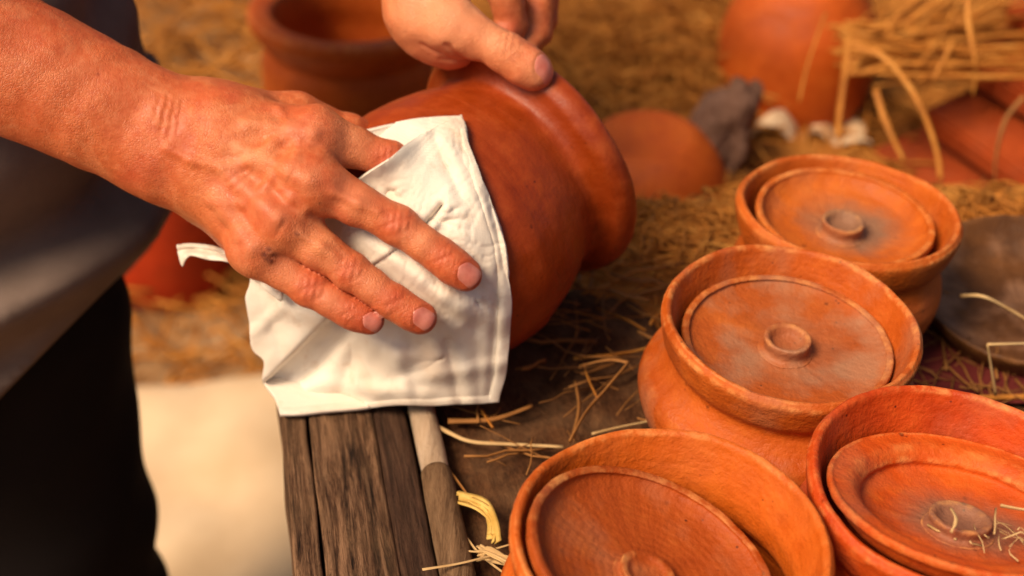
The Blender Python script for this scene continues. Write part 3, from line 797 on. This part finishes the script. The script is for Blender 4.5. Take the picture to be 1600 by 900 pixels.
tr = Torso(); tr.amp = .3; tr.cut = False; tr.kc = .05
tr.core = [Cone((-.340, .72, -.02), (-.320, .71, -.38), .098, .090), Cone((-.320, .71, -.38), (-.345, .71, GZ + .06), .088, .066), Cone((-.40, .88, -.02), (-.43, .90, -.38), .098, .085), Cone((-.43, .90, -.38), (-.43, .91, GZ + .06), .08, .055)]
v_, f_ = surface_nets(tr, .0045)
fast_mesh('trousers', v_ + inv, f_, M['trousers'], person)

# ------------------------------------------------------------------ cleaning cloth
CR = .0715
fidx = [A_(*q) for q in R_FING['index'][0]]
def capsule_depth(u, v, chain, grow):
    """camera distance of the front of the covered finger"""
    best = None
    for (a, ra), (b_, rb) in zip(chain[:-1], chain[1:]):
        au, av, ad = a; bu, bv, bd = b_
        L2 = (bu - au) ** 2 + (bv - av) ** 2; t_ = max(0, min(1, ((u - au) * (bu - au) + (v - av) * (bv - av)) / L2))
        d = ad + (bd - ad) * t_; r = (ra + (rb - ra) * t_) * MM + grow
        px = math.hypot(u - au - (bu - au) * t_, v - av - (bv - av) * t_) * d / FPX
        c_ = (d - math.sqrt(r * r - px * px)) if px < r * .8 else d - r * .6 + (px - r * .8) * 1.3
        best = c_ if best is None else min(best, c_)
    return best
idx_chain = list(zip(R_FING['index'][0], R_FING['index'][1]))
_prof = np.array(held_prof[1:17]); _ps, _pr = _prof[:, 1], _prof[:, 0]
_gu = np.arange(350, 840, 5.); _gv = np.arange(150, 680, 5.)
_G = np.full((len(_gv), len(_gu)), .80)
_uu, _vv = np.meshgrid(_gu, _gv)
for _d in np.arange(.80, .60, -.0006):
    _p = C0 + FW * _d + RT * ((_uu - 800) / FPX * _d)[..., None] + UP * ((450 - _vv) / FPX * _d)[..., None] - HB
    _s = _p @ AX; _rad = np.sqrt(np.maximum((_p ** 2).sum(-1) - _s ** 2, 0))
    _in = (_s > -.06) & (_s < .0745) & (_rad < np.interp(_s, _ps, _pr))
    _G[_in] = _d
def pot_front(u, v):
    x = max(0, min(len(_gu) - 1.001, (u - 350) / 5)); y = max(0, min(len(_gv) - 1.001, (v - 150) / 5)); i, j = int(x), int(y); fx, fy = x - i, y - j
    return (_G[j, i] * (1 - fx) + _G[j, i + 1] * fx) * (1 - fy) + (_G[j + 1, i] * (1 - fx) + _G[j + 1, i + 1] * fx) * fy
def base_depth(u, v):
    a_ = hang_depth(u, v); b2 = pot_front(u, v) - .0062; k = .006; h = max(k - abs(a_ - b2), 0) / k
    return min(a_, b2) - h * h * k * .25
def hang_depth(u, v):
    a = (u - 690) * .70 / FPX; b_ = (372 - v) * .70 / FPX
    a1 = max(-.044, min(.062, a)); b1 = max(-.041, min(.062, b_))
    c_ = math.sqrt(max(CR * CR - a1 * a1 - b1 * b1, 1e-5))
    if b_ < b1: c_ -= .62 * (b1 - b_)
    if a < a1: c_ -= .32 * (a1 - a)
    return .742 - c_
def smooth(x): x = max(0, min(1, x)); return x * x * (3 - 2 * x)
def seg_side(u, v, p, q):
    dx, dy = q[0] - p[0], q[1] - p[1]; L = math.hypot(dx, dy)
    t_ = ((u - p[0]) * dx + (v - p[1]) * dy) / L / L; s_ = ((u - p[0]) * dy - (v - p[1]) * dx) / L
    return t_, s_
def ends(t_, e=.15): return smooth((t_ + e) / e) * smooth((1 + e - t_) / e) if -e < t_ < 1 + e else 0
def cloth_depth(u, v):
    d = base_depth(u, v)
    # bulge over the tucked index finger
    ci = capsule_depth(u, v, idx_chain, .0016)
    k = .010; h = max(k - abs(d - ci), 0) / k
    if u > 540 and v < 360: d = min(d, ci) - h * h * k * .25
    # big diagonal fold at lower left: the upper layer hangs proud
    t_, s_ = seg_side(u, v, (520, 488), (412, 596))
    s_ = -s_
    d -= .0125 * smooth((s_ + 3) / 6) * ends(t_, .3) * math.exp(-max(s_, 0) / 120)
    d += .007 * math.exp(-((s_ + 20) / 24) ** 2) * ends(t_, .2)
    # second softer fold below it
    t_, s_ = seg_side(u, v, (560, 500), (432, 628)); d += .0042 * math.exp(-((s_ - 4) / 11) ** 2) * ends(t_, .25)
    # edge of a layer between middle and ring finger
    t_, s_ = seg_side(u, v, (552, 432), (640, 372)); d -= .0022 * smooth((s_ + 1.2) / 2.4) * ends(t_, .25) * math.exp(-max(s_, 0) / 40)
    # pinches beside the middle finger
    for (cu, cv, L, amp, angs) in ((670, 342, 62, .0030, (-.35, .02, .30)), (612, 302, 22, .002, (-.6,)), (742, 470, 40, .0012, (.4, .9)), (690, 560, 60, .001, (2.6, 3.0))):
        for an in angs:
            q = (cu + math.cos(an) * L, cv + math.sin(an) * L); t_, s_ = seg_side(u, v, (cu, cv), q)
            if -.1 < t_ < 1.1: d += amp * math.exp(-(s_ / (2.5 + 4 * max(t_, 0))) ** 2) * smooth((t_ + .1) / .12) * (1.1 - t_)
    t_, s_ = seg_side(u, v, (664, 352), (690, 322)); d += .0075 * math.exp(-(s_ / 4.5) ** 2) * ends(t_, .2); d -= .002 * math.exp(-((s_ + 11) / 6) ** 2) * ends(t_, .3)
    d += .007 * math.exp(-((u - 611) ** 2 + (v - 304) ** 2) / 60) - .002 * math.exp(-((u - 622) ** 2 + (v - 296) ** 2) / 90)
    t_, s_ = seg_side(u, v, (598, 254), (662, 206)); d -= .0035 * math.exp(-(s_ / 16) ** 2) * ends(t_, .3)
    # soft folds along the right border
    t_, s_ = seg_side(u, v, (748, 250), (786, 430)); d += .0022 * math.exp(-((s_ - 4) / 7) ** 2) * ends(t_, .2)
    t_, s_ = seg_side(u, v, (790, 430), (778, 610)); d += .0022 * math.exp(-((s_ + 12) / 8) ** 2) * ends(t_, .2)
    t_, s_ = seg_side(u, v, (640, 470), (770, 540)); d -= .0012 * math.exp(-(s_ / 14) ** 2) * ends(t_, .3)
    for (p, q, w_, am) in (((590, 385), (715, 478), 13, -.0042), ((470, 488), (610, 548), 15, -.0035), ((700, 462), (780, 500), 16, -.003), ((450, 600), (640, 612), 13, -.0032), ((620, 560), (640, 640), 14, -.0036), ((560, 545), (520, 640), 16, .0036), ((700, 540), (720, 630), 12, .0034), ((660, 590), (790, 565), 12, -.0026),
                           ((520, 560), (700, 600), 16, .0016), ((480, 610), (640, 560), 14, -.0014), ((600, 540), (560, 632), 15, .0014), ((690, 520), (660, 630), 18, -.0014), ((740, 500), (750, 620), 12, .0013),
                           ((700, 230), (750, 330), 10, -.0016), ((680, 215), (715, 300), 9, .0014), ((400, 440), (440, 540), 13, .002), ((395, 520), (440, 480), 10, -.002)):
        t_, s_ = seg_side(u, v, p, q); d += am * math.exp(-(s_ / w_) ** 2) * ends(t_, .35)
    wr_ = noise.noise(Vector((u * .016, v * .016, 1))) * .0018 + noise.noise(Vector((u * .04, v * .045, 4))) * .0003 + abs(noise.noise(Vector((u * .022 + v * .012, v * .02, 9)))) * .0010
    dz = (.0045 - C0[2]) / (FW + RT * ((u - 800) / FPX) + UP * ((450 - v) / FPX))[2]
    return min(d + wr_, pot_front(u, v) - .0017, dz - .002)
LC = catmull([(440, 650), (428, 622), (411, 597), (414, 566), (395, 546), (392, 505), (383, 466), (391, 440), (400, 416), (440, 370), (505, 318), (551, 286), (600, 252), (652, 213)], 14)
RC = catmull([(780, 626), (787, 590), (792, 560), (796, 520), (797, 470), (796, 430), (791, 395), (785, 370), (774, 335), (761, 300), (748, 270), (736, 240), (727, 205), (720, 181)], 14)
def sheet(LCv, RCv, nI, depth, bottom=None):
    V, Fc = [], []
    nj = len(LCv)
    for j in range(nj):
        for i in range(nI + 1):
            s_ = i / nI; q = LCv[j] * (1 - s_) + RCv[j] * s_
            u, v = q
            if bottom: v += bottom(s_, j / (nj - 1))
            V.append(at(u, v, depth(u, v, s_, j / (nj - 1))))
    for j in range(nj - 1):
        for i in range(nI):
            a = j * (nI + 1) + i; Fc.append((a, a + 1, a + nI + 2, a + nI + 1))
    return V, Fc
def bot(s_, t_):
    k = max(0, 1 - t_ * 9); return k * (-2 * math.sin(s_ * math.pi) + 2.2 * math.sin(s_ * 8 + .6) + 1.0 * math.sin(s_ * 19 + 1)) * math.sin(min(1, s_ * 6) * math.pi / 2) * math.sin(min(1, (1 - s_) * 6) * math.pi / 2)
# densify rows
def dens(c_, k=1): return catmull(c_, k) if k > 1 else c_
def rough_edge(c_, a, sd):
    return np.array([q + a * np.array([noise.noise(Vector((q[0] * .022, q[1] * .022, sd))), noise.noise(Vector((q[0] * .022, q[1] * .022, sd + 5)))]) for q in c_])
LC = rough_edge(LC, 5., 1.); RC = rough_edge(RC, 4., 2.)
def hem(s_, t_):
    # doubled border with a stitch line
    e = min((1 - s_) * 300 if t_ < .93 else 99, t_ * 560)
    return -.0011 * smooth((15 - e) / 3) + .0008 * math.exp(-((e - 13) / 1.6) ** 2)
S1 = sheet(LC, RC, 300, lambda u, v, s_, t_: cloth_depth(u, v) + hem(s_, t_), bot)
# layer behind the index finger
LB = catmull([(620, 330), (585, 280), (560, 240), (550, 215), (566, 206)], 8); RB = catmull([(735, 300), (735, 260), (732, 225), (727, 196), (719, 183)], 8)
S2 = sheet(LB, RB, 90, lambda u, v, s_, t_: min(base_depth(u, v) + .0015, .6860 + .012 * s_) + noise.noise(Vector((u * .03, v * .03, 6))) * .001 - .0015 * smooth((s_ - .8) / .2), lambda s_, t_: -6 * math.sin(s_ * math.pi) * smooth((t_ - .5) / .5))
# small loose corner sticking out to the left under the hand
LD = catmull([(276, 384), (300, 383), (330, 386), (365, 398), (410, 415), (450, 430)], 8); RD = catmull([(286, 416), (296, 400), (330, 405), (362, 412), (400, 440), (440, 470)], 8)
S3 = sheet(LD, RD, 24, lambda u, v, s_, t_: .700 - .010 * t_ + noise.noise(Vector((u * .04, v * .05, 2))) * .004 + .003 * math.sin(s_ * 5))
# turned hem showing below the right corner
LE = catmull([(700, 624), (725, 629), (750, 628), (781, 612)], 8); RE = catmull([(700, 610), (725, 608), (750, 600), (784, 585)], 8)
S4 = sheet(LE, RE, 12, lambda u, v, s_, t_: base_depth(u, v) + .0045 + .001 * math.sin(u * .2))
V, Fc = merge([S1, S2, S3, S4])
cl = mesh_obj('cleaning_cloth', V, Fc, M['cloth'])
tag(cl, 'cream cotton cloth wrapped round the held pot under the hand', 'cloth')
sm = cl.modifiers.new('thickness', 'SOLIDIFY'); sm.thickness = .0020; sm.offset = 0

# ------------------------------------------------------------------ background pots, dish, tiles
def bg_pot(u, v, prof, mat, label, zrot=None, z0=0., axis=(0, 0, 1), cat='pot', name='clay_pot', **kw):
    if z0 == ZB: prof = [(r * SB, z * SB) for r, z in prof]
    q = tz(u, v, z0); return make(name, prof, mat, frame_matrix((q[0], q[1], z0 + .002), axis), label, cat, **kw)
bg_pot(545, 225, [(.002, 0), (.03, 0), (.043, .002), (.052, .02), (.056, .045), (.056, .062), (.0535, .072), (.058, .078), (.064, .088), (.0645, .094), (.062, .0965), (.054, .0965), (.049, .093), (.048, .08), (.050, .06), (.046, .03), (.03, .008), (.002, .007)],
       M['pot_bg'], 'open red clay pot with a thick rim behind the hands', z0=ZB, seed=12., dent=.001)
bg_pot(1226, 190, [(.002, 0), (.022, 0), (.038, .003), (.051, .02), (.0555, .047), (.053, .078), (.038, .104), (.03, .112), (.034, .122), (.036, .128), (.033, .13), (.026, .118), (.025, .1), (.04, .07), (.043, .045), (.03, .01), (.002, .006)],
       M['pot_bg'], 'plain orange clay jug standing behind the lidded pots', z0=ZB, seed=14., dent=.001, cat='jug', name='clay_jug')
bg_pot(265, 440, [(.002, 0), (.07, 0), (.085, .003), (.1, .06), (.108, .15), (.112, .2), (.118, .21), (.118, .225), (.11, .228), (.104, .22), (.1, .15), (.09, .05), (.07, .01), (.002, .008)],
       M['pot_red'], 'red flower pot on the sandy ground below the arm', z0=GZ + .01, seed=17., cat='flower pot', name='flower_pot')
bg_pot(1008, 318, [(.002, .052), (.02, .052), (.032, .05), (.045, .036), (.054, .012), (.058, .001), (.055, 0), (.05, .01), (.04, .034), (.02, .046), (.002, .047)],
       M['pot_bg'], 'orange clay bowl turned upside down in the straw beside the held pot', z0=ZB, seed=19., axis=(-.1, -.1, 1), cat='bowl', name='clay_bowl')
bg_pot(1590, 505, [(.002, .004), (.03, .002), (.05, .004), (.06, .018), (.063, .026), (.061, .028), (.056, .022), (.045, .012), (.02, .01), (.002, .0095)],
       M['dish'], 'grubby brown clay dish lying right of the farthest pot', seed=21., dent=.003, cat='dish', name='clay_dish', axis=(-.1, -.18, 1))
q0, q1 = tz(1395, 262, ZB), tz(1610, 420, ZB)
TD = unit(q1 - q0); TD[2] = 0; TW = np.array([-TD[1], TD[0], 0])
tl = [w_ + ' slanted red clay tile in the stack at the right' for w_ in ('lowest', 'second lowest', 'third from the bottom', 'middle', 'third from the top', 'second from the top')] + ['topmost slanted red clay tile, straw lying over it']
for k in range(7):
    V, Fc = box((-.21, -.08, 0), (.21, .08, .026), .004, .002)
    o = mesh_obj('clay_tile', V, Fc, M['tile'], smooth=False)
    z = unit(np.array([0, 0, 1.]) - TW * .30)
    pos = q0 + TD * (.205 + .02 * (k % 2)) + TW * (.05 + .036 * k) + np.array([0, 0, .02 + .05 * k])
    o.matrix_world = frame_matrix(pos, z, TD)
    tag(o, tl[k], 'tile', 'stacked clay tiles')
q = tz(1116, 318, ZB)
bm = bmesh.new(); bmesh.ops.create_icosphere(bm, subdivisions=5, radius=1)
for v_ in bm.verts:
    n_ = v_.co.copy(); k = 1 + .35 * noise.noise(n_ * 1.6) + .16 * abs(noise.noise(n_ * 4.5)) - .06 * abs(noise.noise(n_ * 9))
    v_.co = Vector((n_.x * .029 * k + q[0] + .014 * n_.z, n_.y * .037 * k + q[1] + .03, max(ZB, ZB + .052 + n_.z * .06 * k)))
V = [tuple(v_.co) for v_ in bm.verts]; bm.verts.index_update(); Fc = [tuple(v_.index for v_ in f.verts) for f in bm.faces]; bm.free()
tag(mesh_obj('crumpled_rag', V, Fc, M['grey_wood']), 'crumpled grey rag standing between the orange jug and the bowl', 'rag')
# red cloth scrap
V, Fc = [], []
q = tz(1490, 585)
for j in range(13):
    for i in range(13):
        x, y = (i / 12 - .5) * .13, (j / 12 - .5) * .07
        V.append((q[0] + x + .02, q[1] + y + .01, .0005 + .003 * abs(noise.noise(Vector((x * 40, y * 40, 3))))))
for j in range(12):
    for i in range(12): a = j * 13 + i; Fc.append((a, a + 1, a + 14, a + 13))
o = mesh_obj('cloth_scrap', V, Fc, M['dark_red']); o.modifiers.new('thickness', 'SOLIDIFY').thickness = .001
tag(o, 'dark red scrap of cloth on the bench behind the middle pot', 'cloth scrap')
V, Fc = [], []
q = tz(1222, 236, ZB)
for j in range(25):
    for i in range(25):
        x, y = (i / 24 - .5) * .16, (j / 24 - .5) * .09
        V.append((q[0] + x, q[1] + y + .015, ZB + .02 + .055 * abs(noise.noise(Vector((x * 20, y * 20, 3)))) + .006 * abs(noise.noise(Vector((x * 90, y * 90, 7))))))
for j in range(24):
    for i in range(24): a = j * 25 + i; Fc.append((a, a + 1, a + 26, a + 25))
o = mesh_obj('crumpled_paper', V, Fc, M['sack'], smooth=False); o.modifiers.new('thickness', 'SOLIDIFY').thickness = .0006
tag(o, 'crumpled pale paper in front of the orange jug', 'paper')
# pale sack on the ground
V, Fc = [], []
q = tz(345, 800, GZ)
for j in range(41):
    for i in range(41):
        x, y = (i / 40 - .5) * 1.0, (j / 40 - .5) * .62
        e = max(0, 1 - max(abs(x) / .5, abs(y) / .31) ** 6)
        V.append((q[0] + x + .1 * math.sin(y * 5), q[1] + y - .05 + .06 * math.sin(x * 6), GZ + .012 + e ** .5 * (.05 + .045 * noise.noise(Vector((x * 4, y * 4, 8))) + .02 * math.sin(x * 14 + y * 9) + .03 * abs(noise.noise(Vector((x * 7 + y * 4, y * 5, 3)))))))
for j in range(40):
    for i in range(40): a = j * 41 + i; Fc.append((a, a + 1, a + 42, a + 41))
tag(mesh_obj('sack', V, Fc, M['sack']), 'pale cream sack spread on the ground left of the bench', 'sack')

# ------------------------------------------------------------------ straw
def stalk_pts(p0, p1, sag=0., n=7, wob=.003):
    p0, p1 = np.array(p0), np.array(p1); P = []
    r_ = rng.normal(size=3) * 10
    for i in range(n):
        t_ = i / (n - 1); q = p0 * (1 - t_) + p1 * t_
        q = q + np.array([noise.noise(Vector((t_ * 2.2 + r_[0], r_[1], k))) for k in range(3)]) * wob
        q[2] -= sag * 4 * t_ * (1 - t_); P.append(q)
    return P
def named_stalk(pts, r, mat, label, group='single straws on the bench', flat=.45):
    P = catmull(pts, 6); rr = [r * (1 - .35 * i / len(P)) * (1 + .1 * noise.noise(Vector((i * .6, r * 900, 0)))) for i in range(len(P))]
    V, Fc = tube(P, rr, 7, flat=flat); o = mesh_obj('straw_stalk', V, Fc, M[mat]); tag(o, label, 'straw', group); return o
def T(u, v, z=.0025): return tz(u, v, z)
named_stalk([T(640, 642), T(700, 675, .004), T(738, 690, .004), T(800, 694, .003), T(880, 698)], .0014, 'straw_pale', 'long pale straw bent once, running from the cloth to the nearest pot')
named_stalk([T(925, 678), T(965, 668, .004), T(1025, 656, .003)], .0016, 'straw_pale', 'short straight straw touching the middle pot')
named_stalk([T(890, 690, .006), T(915, 645, .012), T(945, 610, .018), T(982, 566, .024)], .0016, 'straw_brown', 'brown straw rising towards the sharp bend between cloth and pots')
named_stalk([T(982, 566, .024), T(950, 562, .022), T(905, 572, .014)], .0012, 'straw_brown', 'thin straw running left from the sharp bend')
named_stalk([T(900, 598, .006), T(905, 640, .004), T(895, 685, .003)], .002, 'straw_brown', 'thick brown straw standing near the nearest pot rim')
named_stalk([T(700, 658), T(770, 655, .004), T(832, 634, .007)], .0015, 'straw_brown', 'brown straw just right of the cloth corner')
named_stalk([T(752, 640, .002), T(770, 668, .005)], .0015, 'straw', 'short gold straw crossing the bent pale one')
named_stalk([T(690, 722), T(715, 752, .004), T(742, 790, .005)], .0010, 'straw_brown', 'fine brown straw above the yellow husk')
named_stalk([T(700, 855, .006), T(750, 862, .008), T(800, 850, .01)], .0008, 'straw_pale', 'fine pale straw crossing below the yellow husk')
named_stalk([T(660, 890, .012), T(720, 880, .012), T(775, 866, .01)], .0009, 'straw_pale', 'fine pale straw lying across the pole')
named_stalk([T(725, 835, .004), T(752, 868, .006), T(800, 905, .004)], .0008, 'straw_pale', 'fine pale straw beside the white husk')
named_stalk([T(1500, 462, .045), T(1535, 463, .052), T(1575, 482, .045), T(1625, 512, .036)], .0011, 'straw_pale', 'pale straw arched over the grubby dish')
named_stalk([T(1556, 618, .012), T(1549, 575, .03), T(1543, 538, .046)], .0008, 'straw_pale', 'thin upright straw in front of the grubby dish')
named_stalk([T(1543, 538, .046), T(1580, 537, .046), T(1640, 536, .04)], .0009, 'straw_pale', 'thin level straw in front of the grubby dish')
named_stalk([T(1530, 622, .004), T(1580, 620, .004), T(1650, 618, .004)], .0018, 'straw', 'thick straw lying behind the reddish pot')

def husk(pts, wid, mat, label):
    parts = []
    for k in range(7):
        P = [np.array(p) + rng.normal(size=3) * .0016 for p in pts]; P = [p + np.array([0, 0, max(0, .001 - p[2])]) for p in P]
        parts.append(tube(catmull(P, 5), wid * random.uniform(.5, 1.1), 5, random.random(), .35))
    V, Fc = merge(parts); return tag(mesh_obj('straw_husk', V, Fc, M[mat]), label, 'husk')
husk([T(715, 778, .006), T(752, 790, .008), T(768, 815, .008), T(775, 842, .006)], .0022, 'straw_yellow', 'yellow torn straw husk left of the nearest pot')
husk([T(745, 862, .006), T(772, 868, .008), T(802, 882, .008)], .0022, 'straw_pale', 'whitish straw husk against the nearest pot')

# litter: uncountable short bits on the bench
parts = []
def litter(n, umin, umax, vmin, vmax, lmin, lmax, rr=(.0003, .0008), zmax=.004):
    for _ in range(n):
        q = tz(random.uniform(umin, umax), random.uniform(vmin, vmax), .001)
        if (q - ORG) @ EP < .10: continue
        an = random.uniform(0, math.pi); L = random.uniform(lmin, lmax)
        dv = np.array([math.cos(an), math.sin(an), random.uniform(-.15, .15)]) * L / 2; z = np.array([0, 0, random.uniform(.001, zmax)])
        P = stalk_pts(q - dv + z, q + dv + z, random.uniform(-.001, .001), 5, L * .09)
        P = [p if p[2] > .0005 else np.array([p[0], p[1], .0005]) for p in P]
        parts.append(tube(P, random.uniform(*rr), 4, 0, .35))
litter(30, 660, 1040, 560, 720, .008, .05); litter(30, 660, 830, 700, 900, .006, .03); litter(40, 800, 1040, 430, 600, .01, .06, (.0005, .0014), .012)
litter(60, 1420, 1640, 520, 640, .01, .06)
V, Fc = merge(parts); tag(mesh_obj('straw_litter', V, Fc, M['straw_brown']), 'short broken straw bits scattered over the dirty bench', 'straw litter', kind='stuff')

def heap(n, zone, zfun, lmin, lmax, rr, name, mat, label, dirs=None, spread=1.):
    parts = []
    for _ in range(n):
        u, v = random.uniform(zone[0], zone[1]), random.uniform(zone[2], zone[3]); z = zfun(u, v)
        q = tz(u, v, z * SB + ZB); an = random.uniform(0, 2 * math.pi) if dirs is None else random.gauss(*dirs); L = random.uniform(lmin, lmax) * SB
        dv = np.array([math.cos(an), math.sin(an), random.gauss(0, .18) * spread]) * L / 2
        P = stalk_pts(q - dv, q + dv, random.uniform(-.012, .012), 6, .012)
        P = [p if p[2] > ZB + .001 else np.array([p[0], p[1], ZB + random.uniform(.001, .009)]) for p in P]
        if (P[0] - ORG) @ EL < .22 or (P[-1] - ORG) @ EL < .22: continue
        parts.append(tube(P, random.uniform(*rr) * SB, 4, 0, .35))
    V, Fc = merge(parts); return tag(mesh_obj(name, V, Fc, M[mat]), label, 'straw', kind='stuff')
V, Fc = [], []
nx, ny = 90, 70
for j in range(ny + 1):
    for i in range(nx + 1):
        bs_ = .07 + 1.6 * i / nx; lj = .25 + 2.0 * j / ny; q = bench(bs_, lj); x, y = q[0], q[1]
        e = min(1, max(.2, (lj - .25) / .1)) * min(1, max(.35, (bs_ - .07) / .06))
        V.append((x, y, ZB - .004 + e * (.026 + .022 * noise.noise(Vector((x * 10, y * 10, 1))) + .010 * noise.noise(Vector((x * 35, y * 35, 5))))))
for j in range(ny):
    for i in range(nx): a = j * (nx + 1) + i; Fc.append((a, a + 1, a + nx + 2, a + nx + 1))
tag(mesh_obj('straw_mat', V, Fc, M['mat']), 'matted orange brown straw covering the low bench behind', 'straw', kind='stuff')
heap(2200, (820, 1180, -40, 430), lambda u, v: random.uniform(.002, .02 + max(0, (250 - v)) * .0002), .02, .13, (.0004, .0012), 'straw_bedding', 'straw', 'golden straw bedding behind the held pot')
heap(900, (840, 1180, -60, 420), lambda u, v: random.uniform(.004, .024), .02, .12, (.0004, .0012), 'straw_bedding', 'straw_brown', 'brown straw mixed into the bedding behind the held pot')
heap(500, (1120, 1430, -120, 330), lambda u, v: random.uniform(.002, .02), .03, .18, (.0007, .0018), 'straw_bedding', 'straw', 'straw bedding under jug and tiles')
heap(420, (400, 900, -120, 200), lambda u, v: random.uniform(.002, .015), .03, .15, (.0007, .0018), 'straw_bedding', 'straw', 'straw bedding round the open red pot')
# golden straw lying thick along the back of the near bench and hanging over its edge
parts = []
for _ in range(750):
    q = bench(random.uniform(.07, .5), BACK - abs(random.gauss(0, .055)) + .012, random.uniform(.0, .010))
    an = random.uniform(0, 6.28); L = random.uniform(.02, .1); dv = np.array([math.cos(an), math.sin(an), random.gauss(0, .08)]) * L / 2
    P = stalk_pts(q - dv, q + dv, random.uniform(-.004, .004), 5, L * .1)
    P = [np.array([p[0], p[1], max(p[2], .0008)]) if (p - ORG) @ EL < BACK else np.array([p[0], p[1], p[2] - ((p - ORG) @ EL - BACK) * .5]) for p in P]
    if any(min(math.hypot(p[0] - c_[0], p[1] - c_[1]) for c_ in (qa, qb)) < .069 for p in P): continue
    parts.append(tube(P, random.uniform(.0004, .0012), 4, 0, .35))
V, Fc = merge(parts); mv, mf = [], []
for j in range(31):
    for i in range(81):
        q = bench(.085 + .5 * i / 80, .03 + (BACK - .025) * j / 30 * 1.0)
        e = smooth((j - 8 + 7 * noise.noise(Vector((i * .12, 3, 1)))) / 12)
        if min(math.hypot(q[0] - c_[0], q[1] - c_[1]) for c_ in (qa, qb)) < .05: e = 0
        mv.append((q[0], q[1], -.007 + e * (.010 + .004 * noise.noise(Vector((q[0] * 40, q[1] * 40, 2))))))
for j in range(30):
    for i in range(80): a = j * 81 + i; mf.append((a, a + 1, a + 82, a + 81))
tag(mesh_obj('straw_mat', mv, mf, M['mat']), 'thin matted straw on the back part of the workbench', 'straw', kind='stuff')
tag(mesh_obj('straw_fringe', V, Fc, M['straw']), 'golden straw lying along the back edge of the workbench', 'straw', kind='stuff')
# ground straw
parts = []
for _ in range(2600):
    x, y = random.uniform(-1.6, -.1), random.uniform(1.5, 3.8); an = random.uniform(0, 6.28); L = random.uniform(.06, .3); q = np.array([x, y, GZ + random.uniform(.01, .07)])
    dv = np.array([math.cos(an), math.sin(an), random.gauss(0, .1)]) * L / 2
    parts.append(tube(stalk_pts(q - dv, q + dv, 0, 5, .03), random.uniform(.002, .004), 4, 0, .35))
V, Fc = merge(parts); tag(mesh_obj('ground_straw', V, Fc, M['straw']), 'straw strewn over the ground far behind the bench', 'straw', kind='stuff')
# straw bundle on the tiles, upper right
parts = []
for k in range(60):
    v0 = random.uniform(30, 110); d = random.uniform(.86, .95) * SB
    p0 = at(1310 + random.uniform(-15, 60), v0 + random.uniform(-10, 25), d); p1 = at(1680, v0 + random.uniform(-60, 60), d + random.uniform(.0, .14))
    parts.append(tube(stalk_pts(p0, p1, random.uniform(-.006, .01), 8, .01), random.uniform(.0012, .003), 5, 0, .6))
for k in range(26):
    p0 = at(random.uniform(1320, 1440), random.uniform(40, 120), random.uniform(.86, .93) * SB); p1 = at(random.uniform(1480, 1640), random.uniform(-120, 20), random.uniform(.9, 1.) * SB)
    parts.append(tube(stalk_pts(p0, p1, 0, 8, .01), random.uniform(.0012, .0028), 5, 0, .6))
V, Fc = merge(parts); tag(mesh_obj('straw_bundle', V, Fc, M['straw']), 'loose bundle of golden straw lying over the clay tiles', 'straw', kind='stuff')
def hang(pts, r, mat, label): return named_stalk([at(p[0], p[1], p[2] * 1.3) for p in pts], r * .95, mat, label, 'straws hanging from the bundle', .3)
hang([(1330, 72, .87), (1375, 85, .86), (1410, 120, .855), (1440, 170, .85), (1462, 230, .85), (1470, 280, .85)], .0031, 'straw', 'broad pale straw drooping from the bundle to the farthest pot')
hang([(1368, 140, .87), (1380, 180, .865), (1395, 215, .86), (1412, 250, .86)], .0032, 'straw', 'short broad straw hanging behind the rim of the farthest pot')
hang([(1512, -30, .86), (1513, 30, .855), (1520, 70, .85), (1525, 105, .85), (1520, 150, .86)], .0028, 'straw', 'straw hanging straight down across the bundle')
hang([(1490, 66, .88), (1472, 100, .88), (1458, 125, .88)], .0028, 'straw', 'stubby straw pointing down below the bundle')
hang([(1325, 60, .9), (1320, 110, .9), (1312, 170, .9), (1308, 215, .9)], .004, 'straw', 'broad gold straw leaning on the jug')
hang([(1290, 20, .9), (1262, 100, .89), (1248, 160, .89)], .0022, 'straw', 'thin straw slanting across the orange jug')
hang([(1600, 150, .85), (1570, 190, .85), (1555, 260, .85), (1560, 330, .85)], .0022, 'straw_brown', 'brown straw hanging in front of the tiles')
# straw bits and ash in the reddish pot's lid
parts = []
for k in range(16):
    u, v = random.gauss(1550, 36), random.gauss(838, 11)
    q = tz(u, v, HP - .006 + random.uniform(-.006, .004)); an = random.uniform(0, 6.28); L = random.uniform(.004, .016)
    dv = np.array([math.cos(an), math.sin(an), random.gauss(0, .25)]) * L / 2
    parts.append(tube(stalk_pts(q - dv, q + dv, 0, 4, .003), random.uniform(.00025, .0006), 4, 0, .3))
V, Fc = merge(parts); tag(mesh_obj('straw_chaff', V, Fc, M['straw_pale']), 'pale straw chaff lying in the lid of the reddish pot', 'straw', kind='stuff')
named_stalk([T(1563, 790, HP - .002), T(1590, 795, HP - .001), T(1625, 800, HP)], .0011, 'straw_pale', 'pale straw bit sticking over the edge of the lid at right', 'straws in the lid')
named_stalk([T(1487, 795, HP - .001), T(1494, 812, HP + .001), T(1486, 832, HP - .004)], .0011, 'straw_pale', 'curled pale straw beside the knob of the red lid', 'straws in the lid')
